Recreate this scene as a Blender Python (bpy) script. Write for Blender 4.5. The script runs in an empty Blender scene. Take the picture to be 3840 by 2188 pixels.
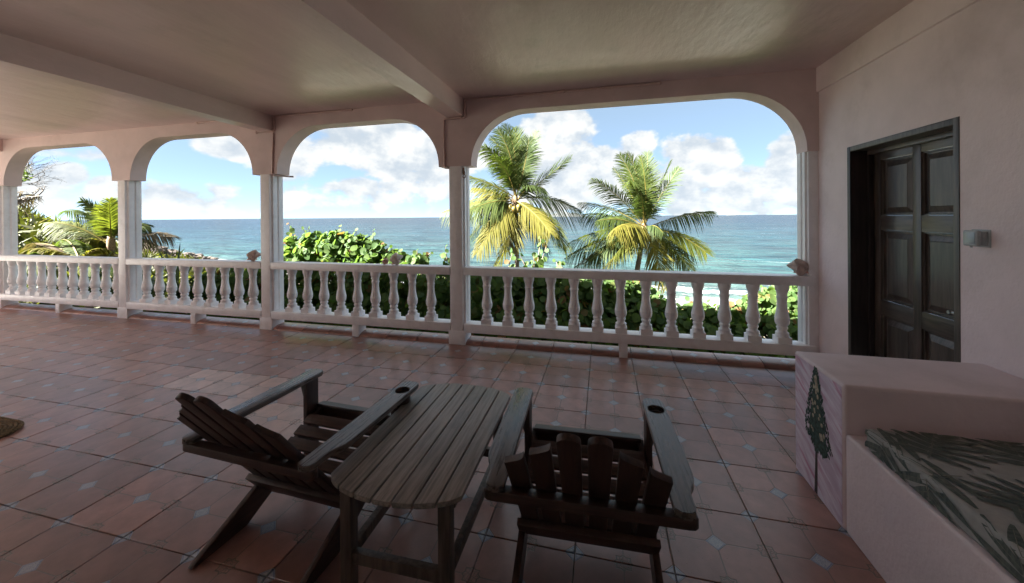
import bpy, bmesh, math, random
from mathutils import Vector, Matrix, noise
R = math.radians
PI = math.pi
random.seed(7)
S = bpy.context.scene
COL = S.collection

# ------------------------------------------------------------------ camera
FPX, YAW, PITCH, ROLL, SHY, DCAM, HCAM = 1390.39, 0.2391, -0.0025, -0.0079, 277.14, 4.0837, 1.5
IW, IH = 3840, 2188
CAM = Vector((0, -DCAM, HCAM))
_f = Vector((-math.sin(YAW)*math.cos(PITCH), math.cos(YAW)*math.cos(PITCH), math.sin(PITCH)))
_r0 = Vector((math.cos(YAW), math.sin(YAW), 0)); _u0 = _r0.cross(_f)
_r = _r0*math.cos(ROLL) + _u0*math.sin(ROLL); _u = -_r0*math.sin(ROLL) + _u0*math.cos(ROLL)
cd = bpy.data.cameras.new('camera'); cam = bpy.data.objects.new('camera', cd); COL.objects.link(cam)
cd.sensor_width = 36; cd.lens = FPX/IW*36; cd.shift_y = -SHY/IW; cd.clip_start = 0.02; cd.clip_end = 90000
M = Matrix((( _r.x, _u.x, -_f.x, CAM.x), (_r.y, _u.y, -_f.y, CAM.y), (_r.z, _u.z, -_f.z, CAM.z), (0, 0, 0, 1)))
cam.matrix_world = M
S.camera = cam
def ray(u, v): return _r*((u-IW/2)/FPX) + _u*((IH/2-SHY-v)/FPX) + _f
def at(u, v, d): return CAM + ray(u, v)*d                    # point at depth d (metres) in that direction
def at_z(u, v, z): k = ray(u, v); return CAM + k*((z-CAM.z)/k.z)
def pix(P):
    d = Vector(P)-CAM; z = d.dot(_f)
    return (IW/2+FPX*d.dot(_r)/z, IH/2-SHY-FPX*d.dot(_u)/z, z)

# ------------------------------------------------------------------ light
SUN_DIR = Vector((-0.67, -0.46, 0.58)).normalized()           # towards the sun
EXPOSURE = 3.85
SKY_STRENGTH = 0.05
SUN_STRENGTH = 5.0
S.view_settings.view_transform = 'Standard'; S.view_settings.look = 'None'
S.view_settings.exposure = EXPOSURE; S.view_settings.gamma = 1
S.render.engine = 'CYCLES'
S.cycles.use_denoising = True
S.cycles.max_bounces = 10; S.cycles.diffuse_bounces = 7; S.cycles.glossy_bounces = 4
S.cycles.transmission_bounces = 4; S.cycles.transparent_max_bounces = 8
S.cycles.sample_clamp_indirect = 6; S.cycles.caustics_reflective = False
sd = bpy.data.lights.new('sun', 'SUN'); so = bpy.data.objects.new('sun', sd); COL.objects.link(so)
sd.energy = SUN_STRENGTH; sd.angle = R(0.53); sd.color = (1.0, 0.97, 0.925)
so.rotation_euler = SUN_DIR.to_track_quat('Z', 'Y').to_euler(); so.location = (-30, -20, 40)

W = bpy.data.worlds.new('World'); S.world = W; W.use_nodes = True
class NT:
    """small helper to wire node trees"""
    def __init__(s, tree): s.t = tree; s.t.nodes.clear()
    def n(s, typ, props=None, **ins):
        nd = s.t.nodes.new(typ)
        for k, v in (props or {}).items(): setattr(nd, k, v)
        for k, v in ins.items():
            key = int(k[1:]) if k[0] == 'i' and k[1:].isdigit() else k.replace('_', ' ')
            s.set(nd.inputs[key], v)
        return nd
    def set(s, sock, v):
        if isinstance(v, bpy.types.NodeSocket): s.t.links.new(v, sock)
        elif isinstance(v, bpy.types.Node): s.t.links.new(v.outputs[0], sock)
        else: sock.default_value = v
    def m(s, op, a, b=0.0, c=0.0, clamp=False):
        nd = s.t.nodes.new('ShaderNodeMath'); nd.operation = op; nd.use_clamp = clamp
        for i, v in enumerate((a, b, c)): s.set(nd.inputs[i], v)
        return nd.outputs[0]
    def ss(s, x, lo, hi):
        nd = s.t.nodes.new('ShaderNodeMapRange'); nd.interpolation_type = 'SMOOTHSTEP'; nd.clamp = True
        for k, v in ((0, x), (1, lo), (2, hi), (3, 0.0), (4, 1.0)): s.set(nd.inputs[k], v)
        return nd.outputs[0]
    def mix(s, f, a, b, blend='MIX'):
        nd = s.t.nodes.new('ShaderNodeMix'); nd.data_type = 'RGBA'; nd.blend_type = blend; nd.clamp_factor = True
        s.set(nd.inputs[0], f); s.set(nd.inputs[6], col(a)); s.set(nd.inputs[7], col(b))
        return nd.outputs[2]
    def noise(s, vec, scale, detail=4, rough=.5, dist=0.0, dim='3D'):
        nd = s.n('ShaderNodeTexNoise', {'noise_dimensions': dim}, Scale=scale, Detail=detail, Roughness=rough, Distortion=dist)
        if vec is not None: s.set(nd.inputs['Vector'], vec)
        return nd.outputs[0]
    def mapping(s, vec, scale=(1, 1, 1), rot=(0, 0, 0), loc=(0, 0, 0)):
        nd = s.n('ShaderNodeMapping', Scale=scale, Rotation=rot, Location=loc); s.set(nd.inputs[0], vec)
        return nd.outputs[0]
def col(c): return (c[0], c[1], c[2], 1.0) if isinstance(c, (tuple, list)) and len(c) == 3 else c

def azel(u, v):
    k = ray(u, v).normalized(); return math.atan2(k.x, k.y), math.asin(k.z)
def build_world():
    t = NT(W.node_tree)
    sky = t.n('ShaderNodeTexSky', {'sky_type': 'NISHITA', 'sun_disc': False})
    sky.sun_elevation = math.asin(SUN_DIR.z); sky.sun_rotation = math.atan2(SUN_DIR.x, SUN_DIR.y)
    sky.altitude = 0; sky.air_density = 0.27; sky.dust_density = 0.15; sky.ozone_density = 2.0
    tc = t.n('ShaderNodeTexCoord'); sep = t.n('ShaderNodeSeparateXYZ', Vector=tc.outputs['Generated'])
    az = t.m('ARCTAN2', sep.outputs[0], sep.outputs[1]); el = t.m('ARCSINE', sep.outputs[2])
    ae = t.n('ShaderNodeCombineXYZ', X=az, Y=el, Z=0.0).outputs[0]
    v = t.mapping(ae, (1, 1.35, 1))
    n1 = t.noise(v, 8.0, 10, .56); n1b = t.noise(t.mapping(ae, (1, 1.35, 1), loc=(.014, -.036, 0)), 8.0, 10, .56)
    nl = t.noise(t.mapping(ae, (1, 2.4, 1), loc=(3.1, .7, 0)), 2.6, 3, .5)
    # cumulus: (u, v, half width, half height, weight)
    blobs = [(2120, 480, 130, 110, 1.0), (2060, 620, 200, 190, 1.0), (2390, 560, 95, 75, .95), (2300, 670, 300, 130, 1.0), (2600, 640, 200, 140, .9),
             (2520, 570, 80, 60, .8), (2760, 720, 280, 110, .85), (2960, 590, 120, 100, .9), (2990, 690, 160, 130, .9),
             (1480, 560, 330, 110, 1.0), (1360, 470, 230, 80, .9), (1580, 630, 250, 70, .8), (1320, 700, 150, 45, .5), (1120, 590, 150, 90, .7),
             (1530, 700, 160, 40, .5), (860, 540, 150, 60, .8), (640, 720, 150, 40, .45), (860, 720, 100, 40, .45),
             (230, 655, 110, 55, .75), (110, 690, 120, 80, .7), (400, 705, 90, 45, .6), (300, 570, 250, 30, .3), (1900, 730, 700, 70, .35), (2700, 770, 700, 45, .3), (1000, 760, 700, 35, .2)]
    d = None
    for (u, vv, ru, rv, w) in blobs:
        a0, e0 = azel(u, vv); a1, _ = azel(u+ru, vv); _, e1 = azel(u, vv-rv)
        x = t.m('MULTIPLY', t.m('SUBTRACT', az, a0), 1/abs(a1-a0)); y = t.m('MULTIPLY', t.m('SUBTRACT', el, e0), 1/abs(e1-e0))
        q = t.m('MULTIPLY', t.m('SUBTRACT', 1.0, t.m('MULTIPLY_ADD', x, x, t.m('MULTIPLY', y, y))), w)
        d = q if d is None else t.m('SMOOTH_MAX', d, q, .15)
    d = t.m('MAXIMUM', d, -0.8)
    wide = t.m('MULTIPLY', t.m('SUBTRACT', nl, .43), 3.0)        # the same broken cloud over the rest of the sky
    inview = t.m('MULTIPLY', t.ss(t.m('ABSOLUTE', t.m('ADD', az, .3)), 1.15, .95), t.ss(el, .42, .3))
    d = t.m('MAXIMUM', d, t.m('SUBTRACT', wide, t.m('MULTIPLY', inview, 2.0)))
    dens = t.m('ADD', d, t.m('MULTIPLY', t.m('SUBTRACT', n1, .5), 3.4))
    densb = t.m('ADD', d, t.m('MULTIPLY', t.m('SUBTRACT', n1b, .5), 3.4))
    mask = t.ss(dens, -.05, .38)
    lit = t.ss(t.m('SUBTRACT', dens, densb), -.55, .45)
    k = 1/SKY_STRENGTH/2**EXPOSURE
    cc = t.mix(lit, tuple(c*k for c in (.66, .74, .82)), tuple(c*k for c in (1.10, 1.10, 1.07)))
    skyc = t.mix(1.0, sky.outputs[0], (.72, .73, .66), 'MULTIPLY')
    skyc = t.mix(.62, skyc, tuple(c*k for c in (.55, .725, .835)))
    c = t.mix(t.m('MULTIPLY', mask, .94), skyc, cc)
    bg = t.n('ShaderNodeBackground', Color=c, Strength=SKY_STRENGTH)
    out = t.n('ShaderNodeOutputWorld'); t.set(out.inputs[0], bg)
build_world()

# ------------------------------------------------------------------ materials
MATS = {}
def mat(name, base, rough=.5, var=.12, vscale=6.0, col2=None, bump=0.0, bscale=40.0, stretch=(1, 1, 1), coord='Object', spec=.5, dirt=None, bdetail=5, coat=0.0, vdetail=5, rvar=.08, bdist=.01, rnd=0.0):
    m = bpy.data.materials.new(name); m.use_nodes = True; t = NT(m.node_tree); MATS[name] = m
    tc = t.n('ShaderNodeTexCoord'); geo = t.n('ShaderNodeNewGeometry')
    src = geo.outputs['Position'] if coord == 'World' else tc.outputs[coord]
    vec = t.mapping(src, stretch)
    n = t.noise(vec, vscale, vdetail, .6)
    c2 = col2 if col2 else tuple(max(0, c*(1-var*2)) for c in base)
    c1 = base if col2 else tuple(min(1, c*(1+var)) for c in base)
    f = t.ss(n, .3, .7)
    c = t.mix(f, c2, c1)
    if dirt:
        dn = t.noise(t.mapping(src, (1, 1, 1), loc=(5, 3, 1)), dirt[1], 6, .65)
        c = t.mix(t.m('MULTIPLY', t.ss(dn, .52, .75), dirt[2]), c, dirt[0])
    if rnd:
        oi = t.n('ShaderNodeObjectInfo')
        k = t.m('MULTIPLY_ADD', oi.outputs['Random'], 2*rnd, 1-rnd)
        c = t.mix(1.0, c, t.n('ShaderNodeCombineXYZ', X=k, Y=k, Z=k).outputs[0], 'MULTIPLY')
    b = t.n('ShaderNodeBsdfPrincipled'); t.set(b.inputs['Base Color'], c)
    t.set(b.inputs['Roughness'], t.m('MULTIPLY_ADD', n, rvar*2, rough-rvar, clamp=True))
    b.inputs['Specular IOR Level'].default_value = spec
    if coat: b.inputs['Coat Weight'].default_value = coat; b.inputs['Coat Roughness'].default_value = .15
    if bump:
        bn = t.noise(vec, bscale, bdetail, .6)
        bp = t.n('ShaderNodeBump', Strength=bump, Distance=bdist, Height=bn); t.set(b.inputs['Normal'], bp)
    o = t.n('ShaderNodeOutputMaterial'); t.set(o.inputs[0], b)
    return m
PINK = (.84, .715, .725)
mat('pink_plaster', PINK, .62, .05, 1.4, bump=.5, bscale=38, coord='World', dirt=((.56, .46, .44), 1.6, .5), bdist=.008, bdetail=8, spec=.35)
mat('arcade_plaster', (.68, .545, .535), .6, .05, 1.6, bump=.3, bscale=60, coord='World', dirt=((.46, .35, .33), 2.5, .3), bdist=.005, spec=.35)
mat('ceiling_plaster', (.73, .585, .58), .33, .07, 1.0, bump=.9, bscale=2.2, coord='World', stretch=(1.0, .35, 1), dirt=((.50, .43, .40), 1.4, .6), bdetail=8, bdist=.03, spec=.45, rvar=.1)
mat('white_paint', (.86, .85, .865), .38, .03, 9, bump=.18, bscale=45, coord='World', dirt=((.60, .57, .53), 5, .5), bdist=.004)
mat('conduit_paint', (.60, .44, .41), .45, .05, 8, coord='World')
mat('grout', (.27, .23, .195), .85, .2, 18, coord='World', bump=.3, bscale=120, bdist=.002)
mat('dark_wood', (.062, .030, .022), .42, .25, 5, bump=.25, bscale=60, stretch=(14, 1, 14), bdist=.002, dirt=((.11, .075, .06), 7, .5), rnd=.22)
mat('arm_wood', (.125, .095, .08), .28, .22, 5, bump=.3, bscale=60, stretch=(14, 1, 14), bdist=.002, dirt=((.15, .12, .10), 6, .6), rnd=.12)
mat('dark_wood_cross', (.062, .030, .022), .42, .25, 5, bump=.25, bscale=60, stretch=(1, 14, 14), bdist=.002, dirt=((.11, .075, .06), 7, .5), rnd=.22)
mat('dark_wood_upright', (.058, .028, .021), .46, .25, 5, bump=.25, bscale=60, stretch=(14, 14, 1), bdist=.002, dirt=((.10, .07, .055), 7, .5), rnd=.2)
mat('table_wood', (.27, .225, .19), .40, .22, 4, bump=.45, bscale=70, stretch=(16, 1, 16), bdist=.002, dirt=((.10, .075, .06), 4, .55), rnd=.2)
mat('table_frame_wood', (.11, .078, .06), .5, .25, 5, bump=.3, bscale=60, stretch=(10, 10, 1), bdist=.002, rnd=.15)
mat('door_wood', (.082, .060, .048), .36, .3, 3, bump=.2, bscale=40, stretch=(12, 12, 1), bdist=.002, coat=.12, dirt=((.045, .03, .024), 3, .6))
mat('door_rail_wood', (.082, .060, .048), .36, .3, 3, bump=.2, bscale=40, stretch=(12, 1, 12), bdist=.002, coat=.12)
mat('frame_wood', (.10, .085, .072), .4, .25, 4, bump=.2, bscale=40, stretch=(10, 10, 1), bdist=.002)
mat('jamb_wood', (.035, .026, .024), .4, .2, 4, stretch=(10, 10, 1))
mat('metal', (.55, .55, .55), .3, .05, 20); MATS['metal'].node_tree.nodes['Principled BSDF'].inputs['Metallic'].default_value = 1
mat('rusty_iron', (.22, .12, .07), .7, .3, 60)
mat('outlet_plastic', (.42, .45, .47), .4, .03, 20)
mat('outlet_cover', (.33, .38, .41), .22, .03, 20, coat=.4)
mat('coir', (.20, .135, .065), .95, .35, 90, bump=.8, bscale=220, bdist=.006)
mat('cushion_cloth', (.37, .365, .34), .9, .06, 30, bump=.25, bscale=600, bdist=.001)
mat('leaf_print', (.065, .085, .075), .9, .45, 26, col2=(.15, .17, .145), stretch=(1, 3, 1))
mat('leaf_print_vein', (.22, .22, .18), .9, .2, 40)
mat('shell', (.60, .47, .41), .6, .25, 25, col2=(.34, .25, .22), bump=.6, bscale=60, bdist=.004)
mat('shell_white', (.72, .66, .60), .55, .15, 25, col2=(.50, .42, .36), bump=.5, bscale=60, bdist=.004)
mat('shell_pink', (.66, .40, .33), .35, .15, 25)
mat('mural_trunk', (.055, .040, .040), .6, .2, 40)
mat('mural_leaf', (.04, .085, .07), .6, .4, 60)
mat('mural_flower', (.52, .45, .33), .6, .25, 40, rnd=.2)
mat('rock', (.10, .075, .056), .9, .3, .9, col2=(.05, .038, .032), bump=.8, bscale=2.4, bdist=.3, coord='World')
mat('sand', (.50, .42, .31), .95, .12, .5, coord='World', bump=.3, bscale=6)
mat('palm_trunk', (.13, .10, .078), .9, .3, 9, bump=.8, bscale=7, stretch=(.6, .6, 7), bdist=.03)
mat('coconut', (.12, .13, .02), .5, .25, 6, col2=(.14, .085, .015))
mat('coir_fibre', (.20, .13, .07), .95, .3, 30)
mat('bark', (.16, .12, .09), .9, .3, 12)
mat('stem', (.17, .13, .09), .8, .3, 12)
mat('dead_twig', (.075, .062, .052), .85, .3, 12)
mat('outer_wall', (.66, .52, .48), .7, .06, 2, coord='World')
mat('island_rock', (.055, .06, .058), .9, .2, .002, coord='World')
mat('earth', (.20, .15, .09), .95, .3, .6, coord='World', bump=.6, bscale=3, bdist=.2)

def leafmat(name, c1, c2, c3=None, trans=.35, rough=.42, island=False, spec=.4, vein=False, patch=0.0):
    m = bpy.data.materials.new(name); m.use_nodes = True; t = NT(m.node_tree); MATS[name] = m
    geo = t.n('ShaderNodeNewGeometry'); oi = t.n('ShaderNodeObjectInfo'); tc = t.n('ShaderNodeTexCoord')
    rnd = geo.outputs['Random Per Island'] if island else oi.outputs['Random']
    c = t.mix(t.ss(rnd, 0.0, .95), c1, c2)
    if c3: c = t.mix(t.ss(rnd, .93, .97), c, c3)
    if patch:
        pn = t.noise(geo.outputs['Position'], patch, 4, .6); c = t.mix(t.ss(pn, .35, .7), c, c2)
    n = t.noise(tc.outputs['Object'], 26, 3, .6)
    c = t.mix(t.m('MULTIPLY', n, .5), c, t.mix(1.0, c, (.55, .6, .5), 'MULTIPLY'))
    b = t.n('ShaderNodeBsdfPrincipled', Roughness=rough); t.set(b.inputs['Base Color'], c); b.inputs['Specular IOR Level'].default_value = spec
    tr = t.n('ShaderNodeBsdfTranslucent'); t.set(tr.inputs[0], t.mix(1.0, c, (1.5, 1.6, .7), 'MULTIPLY'))
    mx = t.n('ShaderNodeMixShader', i0=trans); t.set(mx.inputs[1], b); t.set(mx.inputs[2], tr)
    o = t.n('ShaderNodeOutputMaterial'); t.set(o.inputs[0], mx)
    return m
leafmat('grape_leaf', (.058, .106, .034), (.105, .155, .046), (.16, .085, .035), spec=.14, rough=.55, trans=.5)
leafmat('grape_leaf_mass', (.058, .106, .034), (.105, .155, .046), (.15, .085, .035), island=True, spec=.14, rough=.55, trans=.5)
leafmat('frond_green', (.042, .063, .016), (.07, .088, .022), island=True, trans=.35, spec=.12, rough=.55)
leafmat('frond_dark', (.032, .05, .018), (.055, .075, .025), island=True, trans=.3, spec=.12, rough=.55)
leafmat('frond_yellow', (.098, .095, .016), (.135, .115, .026), island=True, trans=.35, spec=.12, rough=.55)
leafmat('frond_lime', (.062, .078, .015), (.098, .105, .02), island=True, trans=.35, spec=.12, rough=.55)
leafmat('frond_dry', (.075, .056, .036), (.115, .088, .056), island=True, trans=.2, rough=.7, spec=.1)
leafmat('rachis_yellow', (.15, .12, .02), (.16, .115, .03), trans=.0)
leafmat('strap_leaf', (.035, .065, .025), (.065, .105, .034), trans=.15, rough=.35)
leafmat('scrub_leaf', (.048, .058, .012), (.09, .092, .02), (.10, .08, .05), island=True, trans=.3, rough=.7, patch=.25)
leafmat('low_leaf', (.035, .058, .018), (.07, .095, .026), island=True, trans=.3, rough=.6)

def tile_mat(name, base, wear):
    """terracotta tile printed with four octagons: blue diamonds at the centre and corners, embossed stars at the edge midpoints"""
    m = bpy.data.materials.new(name); m.use_nodes = True; t = NT(m.node_tree); MATS[name] = m
    tc = t.n('ShaderNodeTexCoord'); oi = t.n('ShaderNodeObjectInfo')
    sep = t.n('ShaderNodeSeparateXYZ', Vector=tc.outputs['Object'])
    x = t.m('DIVIDE', sep.outputs[0], TX); y = t.m('DIVIDE', sep.outputs[1], TY)
    ax, ay = t.m('ABSOLUTE', x), t.m('ABSOLUTE', y)
    s1 = t.m('ADD', ax, ay)                                           # centre diamond
    s2 = t.m('ADD', t.m('SUBTRACT', .5, ax), t.m('SUBTRACT', .5, ay)) # corner diamonds
    dd = t.m('MINIMUM', s1, s2)
    dia = t.ss(dd, .108, .100)
    edge = t.m('MULTIPLY', t.ss(dd, .080, .086), t.ss(dd, .100, .094))
    # star positions: (.5,0) and (0,.5)
    px, py = t.m('SUBTRACT', .5, ax), t.m('SUBTRACT', .5, ay)
    def star(a, b):
        sq = t.m('MAXIMUM', a, b); di = t.m('MULTIPLY', t.m('ADD', a, b), .74)
        return t.m('MINIMUM', sq, di)
    st = t.m('MINIMUM', star(px, ay), star(ax, py))
    stm = t.ss(st, .080, .074)
    srim = t.m('MULTIPLY', stm, t.ss(st, .060, .066))
    vor = t.n('ShaderNodeTexVoronoi', {'feature': 'DISTANCE_TO_EDGE'}, Scale=62.0); t.set(vor.inputs[0], tc.outputs['Object'])
    squig = t.m('MULTIPLY', t.ss(vor.outputs[0], .10, .03), stm)
    rel = t.m('MAXIMUM', srim, squig)
    # printed joints through the tile middle, stopped by diamond and star
    ln = t.m('MINIMUM', ax, ay); off = t.m('MULTIPLY', t.m('SUBTRACT', 1.0, dia), t.m('SUBTRACT', 1.0, stm))
    joint = t.m('MULTIPLY', t.ss(ln, .0085, .0045), off)
    dj = t.m('MULTIPLY', t.ss(dd, .116, .110), t.ss(dd, .100, .106))
    joint = t.m('MAXIMUM', joint, dj)
    n = t.noise(tc.outputs['Object'], 7, 6, .62); geo = t.n('ShaderNodeNewGeometry')
    nw = t.noise(geo.outputs['Position'], 1.3, 5, .6); nf = t.noise(geo.outputs['Position'], 90, 3, .6)
    c = t.mix(t.ss(n, .3, .72), tuple(k*.66 for k in base), base)
    k = t.m('MULTIPLY_ADD', oi.outputs['Random'], .42, .78)
    c = t.mix(1.0, c, t.n('ShaderNodeCombineXYZ', X=k, Y=k, Z=k).outputs[0], 'MULTIPLY')
    c = t.mix(t.m('MULTIPLY', t.ss(nw, .45, .75), .35), c, wear)
    c = t.mix(t.m('MULTIPLY', t.ss(nf, .66, .74), .5), c, (.09, .05, .04))
    blue = t.n('ShaderNodeTexNoise', Scale=95.0, Detail=2.0, Distortion=1.5); t.set(blue.inputs[0], tc.outputs['Object'])
    bl = t.ss(t.m('ABSOLUTE', t.m('SUBTRACT', blue.outputs[0], .5)), .045, .02)
    dc = t.mix(t.m('MAXIMUM', bl, edge), (.40, .40, .43), (.19, .22, .32))
    c = t.mix(t.m('MULTIPLY', rel, .85), c, (.12, .095, .06))
    c = t.mix(t.m('MULTIPLY', joint, .85), c, (.17, .12, .09))
    c = t.mix(dia, c, dc)
    h = t.m('ADD', t.m('MULTIPLY', rel, -.7), t.m('MULTIPLY', joint, -1.0))
    h = t.m('ADD', h, t.m('MULTIPLY', n, .5)); h = t.m('ADD', h, t.m('MULTIPLY', t.ss(nf, .66, .74), -.5))
    b = t.n('ShaderNodeBsdfPrincipled'); t.set(b.inputs['Base Color'], c)
    t.set(b.inputs['Roughness'], t.m('MULTIPLY_ADD', nw, .22, .24)); b.inputs['Specular IOR Level'].default_value = .75; b.inputs['Coat Weight'].default_value = .3; b.inputs['Coat Roughness'].default_value = .32
    bp = t.n('ShaderNodeBump', Strength=.7, Distance=.0025, Height=h); t.set(b.inputs['Normal'], bp)
    o = t.n('ShaderNodeOutputMaterial'); t.set(o.inputs[0], b)
TX, TY = .416, .405
tile_mat('terracotta_tile', (.40, .195, .152), (.37, .245, .21))
tile_mat('pale_tile', (.56, .36, .305), (.53, .40, .35))

def mural_mat():
    m = bpy.data.materials.new('mural_paint'); m.use_nodes = True; t = NT(m.node_tree); MATS['mural_paint'] = m
    geo = t.n('ShaderNodeNewGeometry'); v = t.mapping(t.mapping(geo.outputs['Position'], rot=(R(-24), 0, 0)), (1, 2.2, 13))
    n = t.noise(v, 2.4, 5, .6, .4); n2 = t.noise(t.mapping(t.mapping(geo.outputs['Position'], rot=(R(-27), 0, 0)), (1, 1.5, 16), loc=(0, 3, 1)), 2.0, 4, .6)
    c = t.mix(t.ss(n, .35, .65), (.58, .45, .56), (.77, .70, .79)); c = t.mix(t.m('MULTIPLY', t.ss(n2, .57, .68), .7), c, (.55, .20, .34))
    b = t.n('ShaderNodeBsdfPrincipled', Roughness=.55); t.set(b.inputs['Base Color'], c)
    o = t.n('ShaderNodeOutputMaterial'); t.set(o.inputs[0], b)
mural_mat()

# ------------------------------------------------------------------ mesh helpers
class MB:
    def __init__(s): s.v = []; s.f = []
    def add(s, vs, fs):
        b = len(s.v); s.v += [Vector(p) for p in vs]; s.f += [tuple(i+b for i in f) for f in fs]; return s
    def box(s, x0, x1, y0, y1, z0, z1):
        return s.add([(x0, y0, z0), (x1, y0, z0), (x1, y1, z0), (x0, y1, z0), (x0, y0, z1), (x1, y0, z1), (x1, y1, z1), (x0, y1, z1)],
                     [(0, 3, 2, 1), (4, 5, 6, 7), (0, 1, 5, 4), (1, 2, 6, 5), (2, 3, 7, 6), (3, 0, 4, 7)])
    def prism(s, poly, fn, d0, d1):
        """poly: list of 2-d points, fn(a,b,depth) -> 3-d point"""
        n = len(poly)
        return s.add([fn(a, b, d0) for a, b in poly]+[fn(a, b, d1) for a, b in poly],
                     [tuple(range(n))[::-1], tuple(range(n, 2*n))]+[(i, (i+1) % n, n+(i+1) % n, n+i) for i in range(n)])
    def tube(s, pts, rad, n=8, cap=True):
        pts = [Vector(p) for p in pts]; rad = rad if isinstance(rad, (list, tuple)) else [rad]*len(pts)
        b = len(s.v); ref = None
        for i, p in enumerate(pts):
            t = (pts[min(i+1, len(pts)-1)]-pts[max(i-1, 0)])
            t = t.normalized() if t.length > 1e-9 else Vector((0, 0, 1))
            if ref is None: ref = t.orthogonal().normalized()
            else:
                ref = ref-t*ref.dot(t); ref = ref.normalized() if ref.length > 1e-6 else t.orthogonal().normalized()
            w = t.cross(ref)
            for k in range(n): a = 2*PI*k/n; s.v.append(p+(ref*math.cos(a)+w*math.sin(a))*rad[i])
        for i in range(len(pts)-1):
            for k in range(n): s.f.append((b+i*n+k, b+i*n+(k+1) % n, b+(i+1)*n+(k+1) % n, b+(i+1)*n+k))
        if cap: s.f.append(tuple(b+k for k in range(n))[::-1]); s.f.append(tuple(b+(len(pts)-1)*n+k for k in range(n)))
        return s
    def lathe(s, prof, n=20, c=(0, 0, 0)):
        b = len(s.v); c = Vector(c)
        for r, z in prof:
            for k in range(n): a = 2*PI*(k+.5)/n; s.v.append(c+Vector((r*math.cos(a), r*math.sin(a), z)))
        for i in range(len(prof)-1):
            for k in range(n): s.f.append((b+i*n+k, b+i*n+(k+1) % n, b+(i+1)*n+(k+1) % n, b+(i+1)*n+k))
        s.f.append(tuple(b+k for k in range(n))[::-1]); s.f.append(tuple(b+(len(prof)-1)*n+k for k in range(n)))
        return s
    def mesh(s, name, m, bevel=0, smooth=True, org=None, ang=40, seg=2):
        me = bpy.data.meshes.new(name)
        vs = [tuple(p-org) for p in s.v] if org is not None else [tuple(p) for p in s.v]
        me.from_pydata(vs, [], s.f)
        if bevel:
            bm = bmesh.new(); bm.from_mesh(me)
            bmesh.ops.recalc_face_normals(bm, faces=bm.faces)
            ed = [e for e in bm.edges if len(e.link_faces) == 2 and e.calc_face_angle(0) > .5]
            bmesh.ops.bevel(bm, geom=ed, offset=bevel, segments=seg, profile=.6, affect='EDGES', clamp_overlap=True)
            bm.to_mesh(me); bm.free()
        if smooth:
            me.shade_smooth(); me.set_sharp_from_angle(angle=R(ang))
        me.materials.append(MATS[m]); me.update()
        return me
    def build(s, name, m, parent=None, world=False, **k):
        org = parent.location if (parent is not None and world) else None
        o = bpy.data.objects.new(name, s.mesh(name, m, org=org, **k)); COL.objects.link(o)
        if parent is not None: o.parent = parent
        return o
def obj(name, me, parent=None, loc=(0, 0, 0), rot=(0, 0, 0), scale=None):
    o = bpy.data.objects.new(name, me); COL.objects.link(o); o.location = loc; o.rotation_euler = rot
    if scale is not None: o.scale = scale if isinstance(scale, (tuple, Vector)) else (scale,)*3
    if parent is not None: o.parent = parent
    return o
def tag(o, label, cat, group=None):
    o['label'] = label; o['category'] = cat
    if group: o['group'] = group
    return o
def thing(name, label, cat, loc=(0, 0, 0), rz=0, group=None):
    o = bpy.data.objects.new(name, None); COL.objects.link(o); o.location = loc; o.rotation_euler = (0, 0, rz); o.empty_display_size = .1
    return tag(o, label, cat, group)
def struct(o): o['kind'] = 'structure'; return o
def stuff(o): o['kind'] = 'stuff'; return o

# ------------------------------------------------------------------ veranda: floor
XW = 1.989; ZC = 2.880; ZB = 2.675; ZS = 2.10; ZA = 2.712
XL = -14.2; YB = -5.3
fl = struct(MB().box(XL, XW+.02, YB, .20, -.30, -.006).build('floor', 'grout', smooth=False))
tile_me = {}
for nm in ('terracotta_tile', 'pale_tile'):
    q = MB(); w, h_ = TX/2-.0022, TY/2-.0022
    q.box(-w, w, -h_, h_, -.02, 0); tile_me[nm] = q.mesh('tile', nm, bevel=.0022, seg=1)
rt = random.Random(3)
pale = {(-7, -3), (-8, -3), (-9, -3), (-6, -4), (-5, -4), (-7, -4)}
for i in range(-26, 6):
    for j in range(-10, 1):
        x, y = -.13+TX*(i+.5), .01+TY*(j-.5)
        if x > XW-.1: continue
        vis = False
        for dx in (-.5, .5):
            for dy in (-.5, .5):
                if y+dy*TY > -3.9:
                    u, v, z = pix((x+dx*TX, y+dy*TY, 0))
                    vis = vis or (z > .1 and -10 < u < IW+10 and v < IH+10)
        if not vis or (x > 1.35 and y < -1.7): continue
        nm = 'pale_tile' if (i, j) in pale else 'terracotta_tile'
        o = obj('tile', tile_me[nm], fl, (x, y, rt.uniform(-.0012, .0004)), (rt.gauss(0, .0013), rt.gauss(0, .0013), rt.choice((0, PI))))
# raised tiled kerb under the balustrade
kb = struct(MB().box(XL, XW, .03, .205, -.28, .012).build('kerb', 'grout', smooth=False))
prof = [(-.004, -.004), (-.002, .006), (.010, .017), (.030, .029), (.060, .040), (.095, .047), (.140, .051), (.190, .052), (.204, .046), (.206, .0)]
kp = MB().prism([(a-.10, b) for a, b in prof], lambda a, b, d: (d, a, b), -TX/2+.003, TX/2-.003)
kme = kp.mesh('kerb_tile', 'terracotta_tile', ang=60)
for i in range(-26, 5):
    x = -.13+TX*(i+.5)+.0
    if -10.4 < x < XW-.1: obj('kerb_tile', kme, kb, (x, .108, .0))
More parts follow.
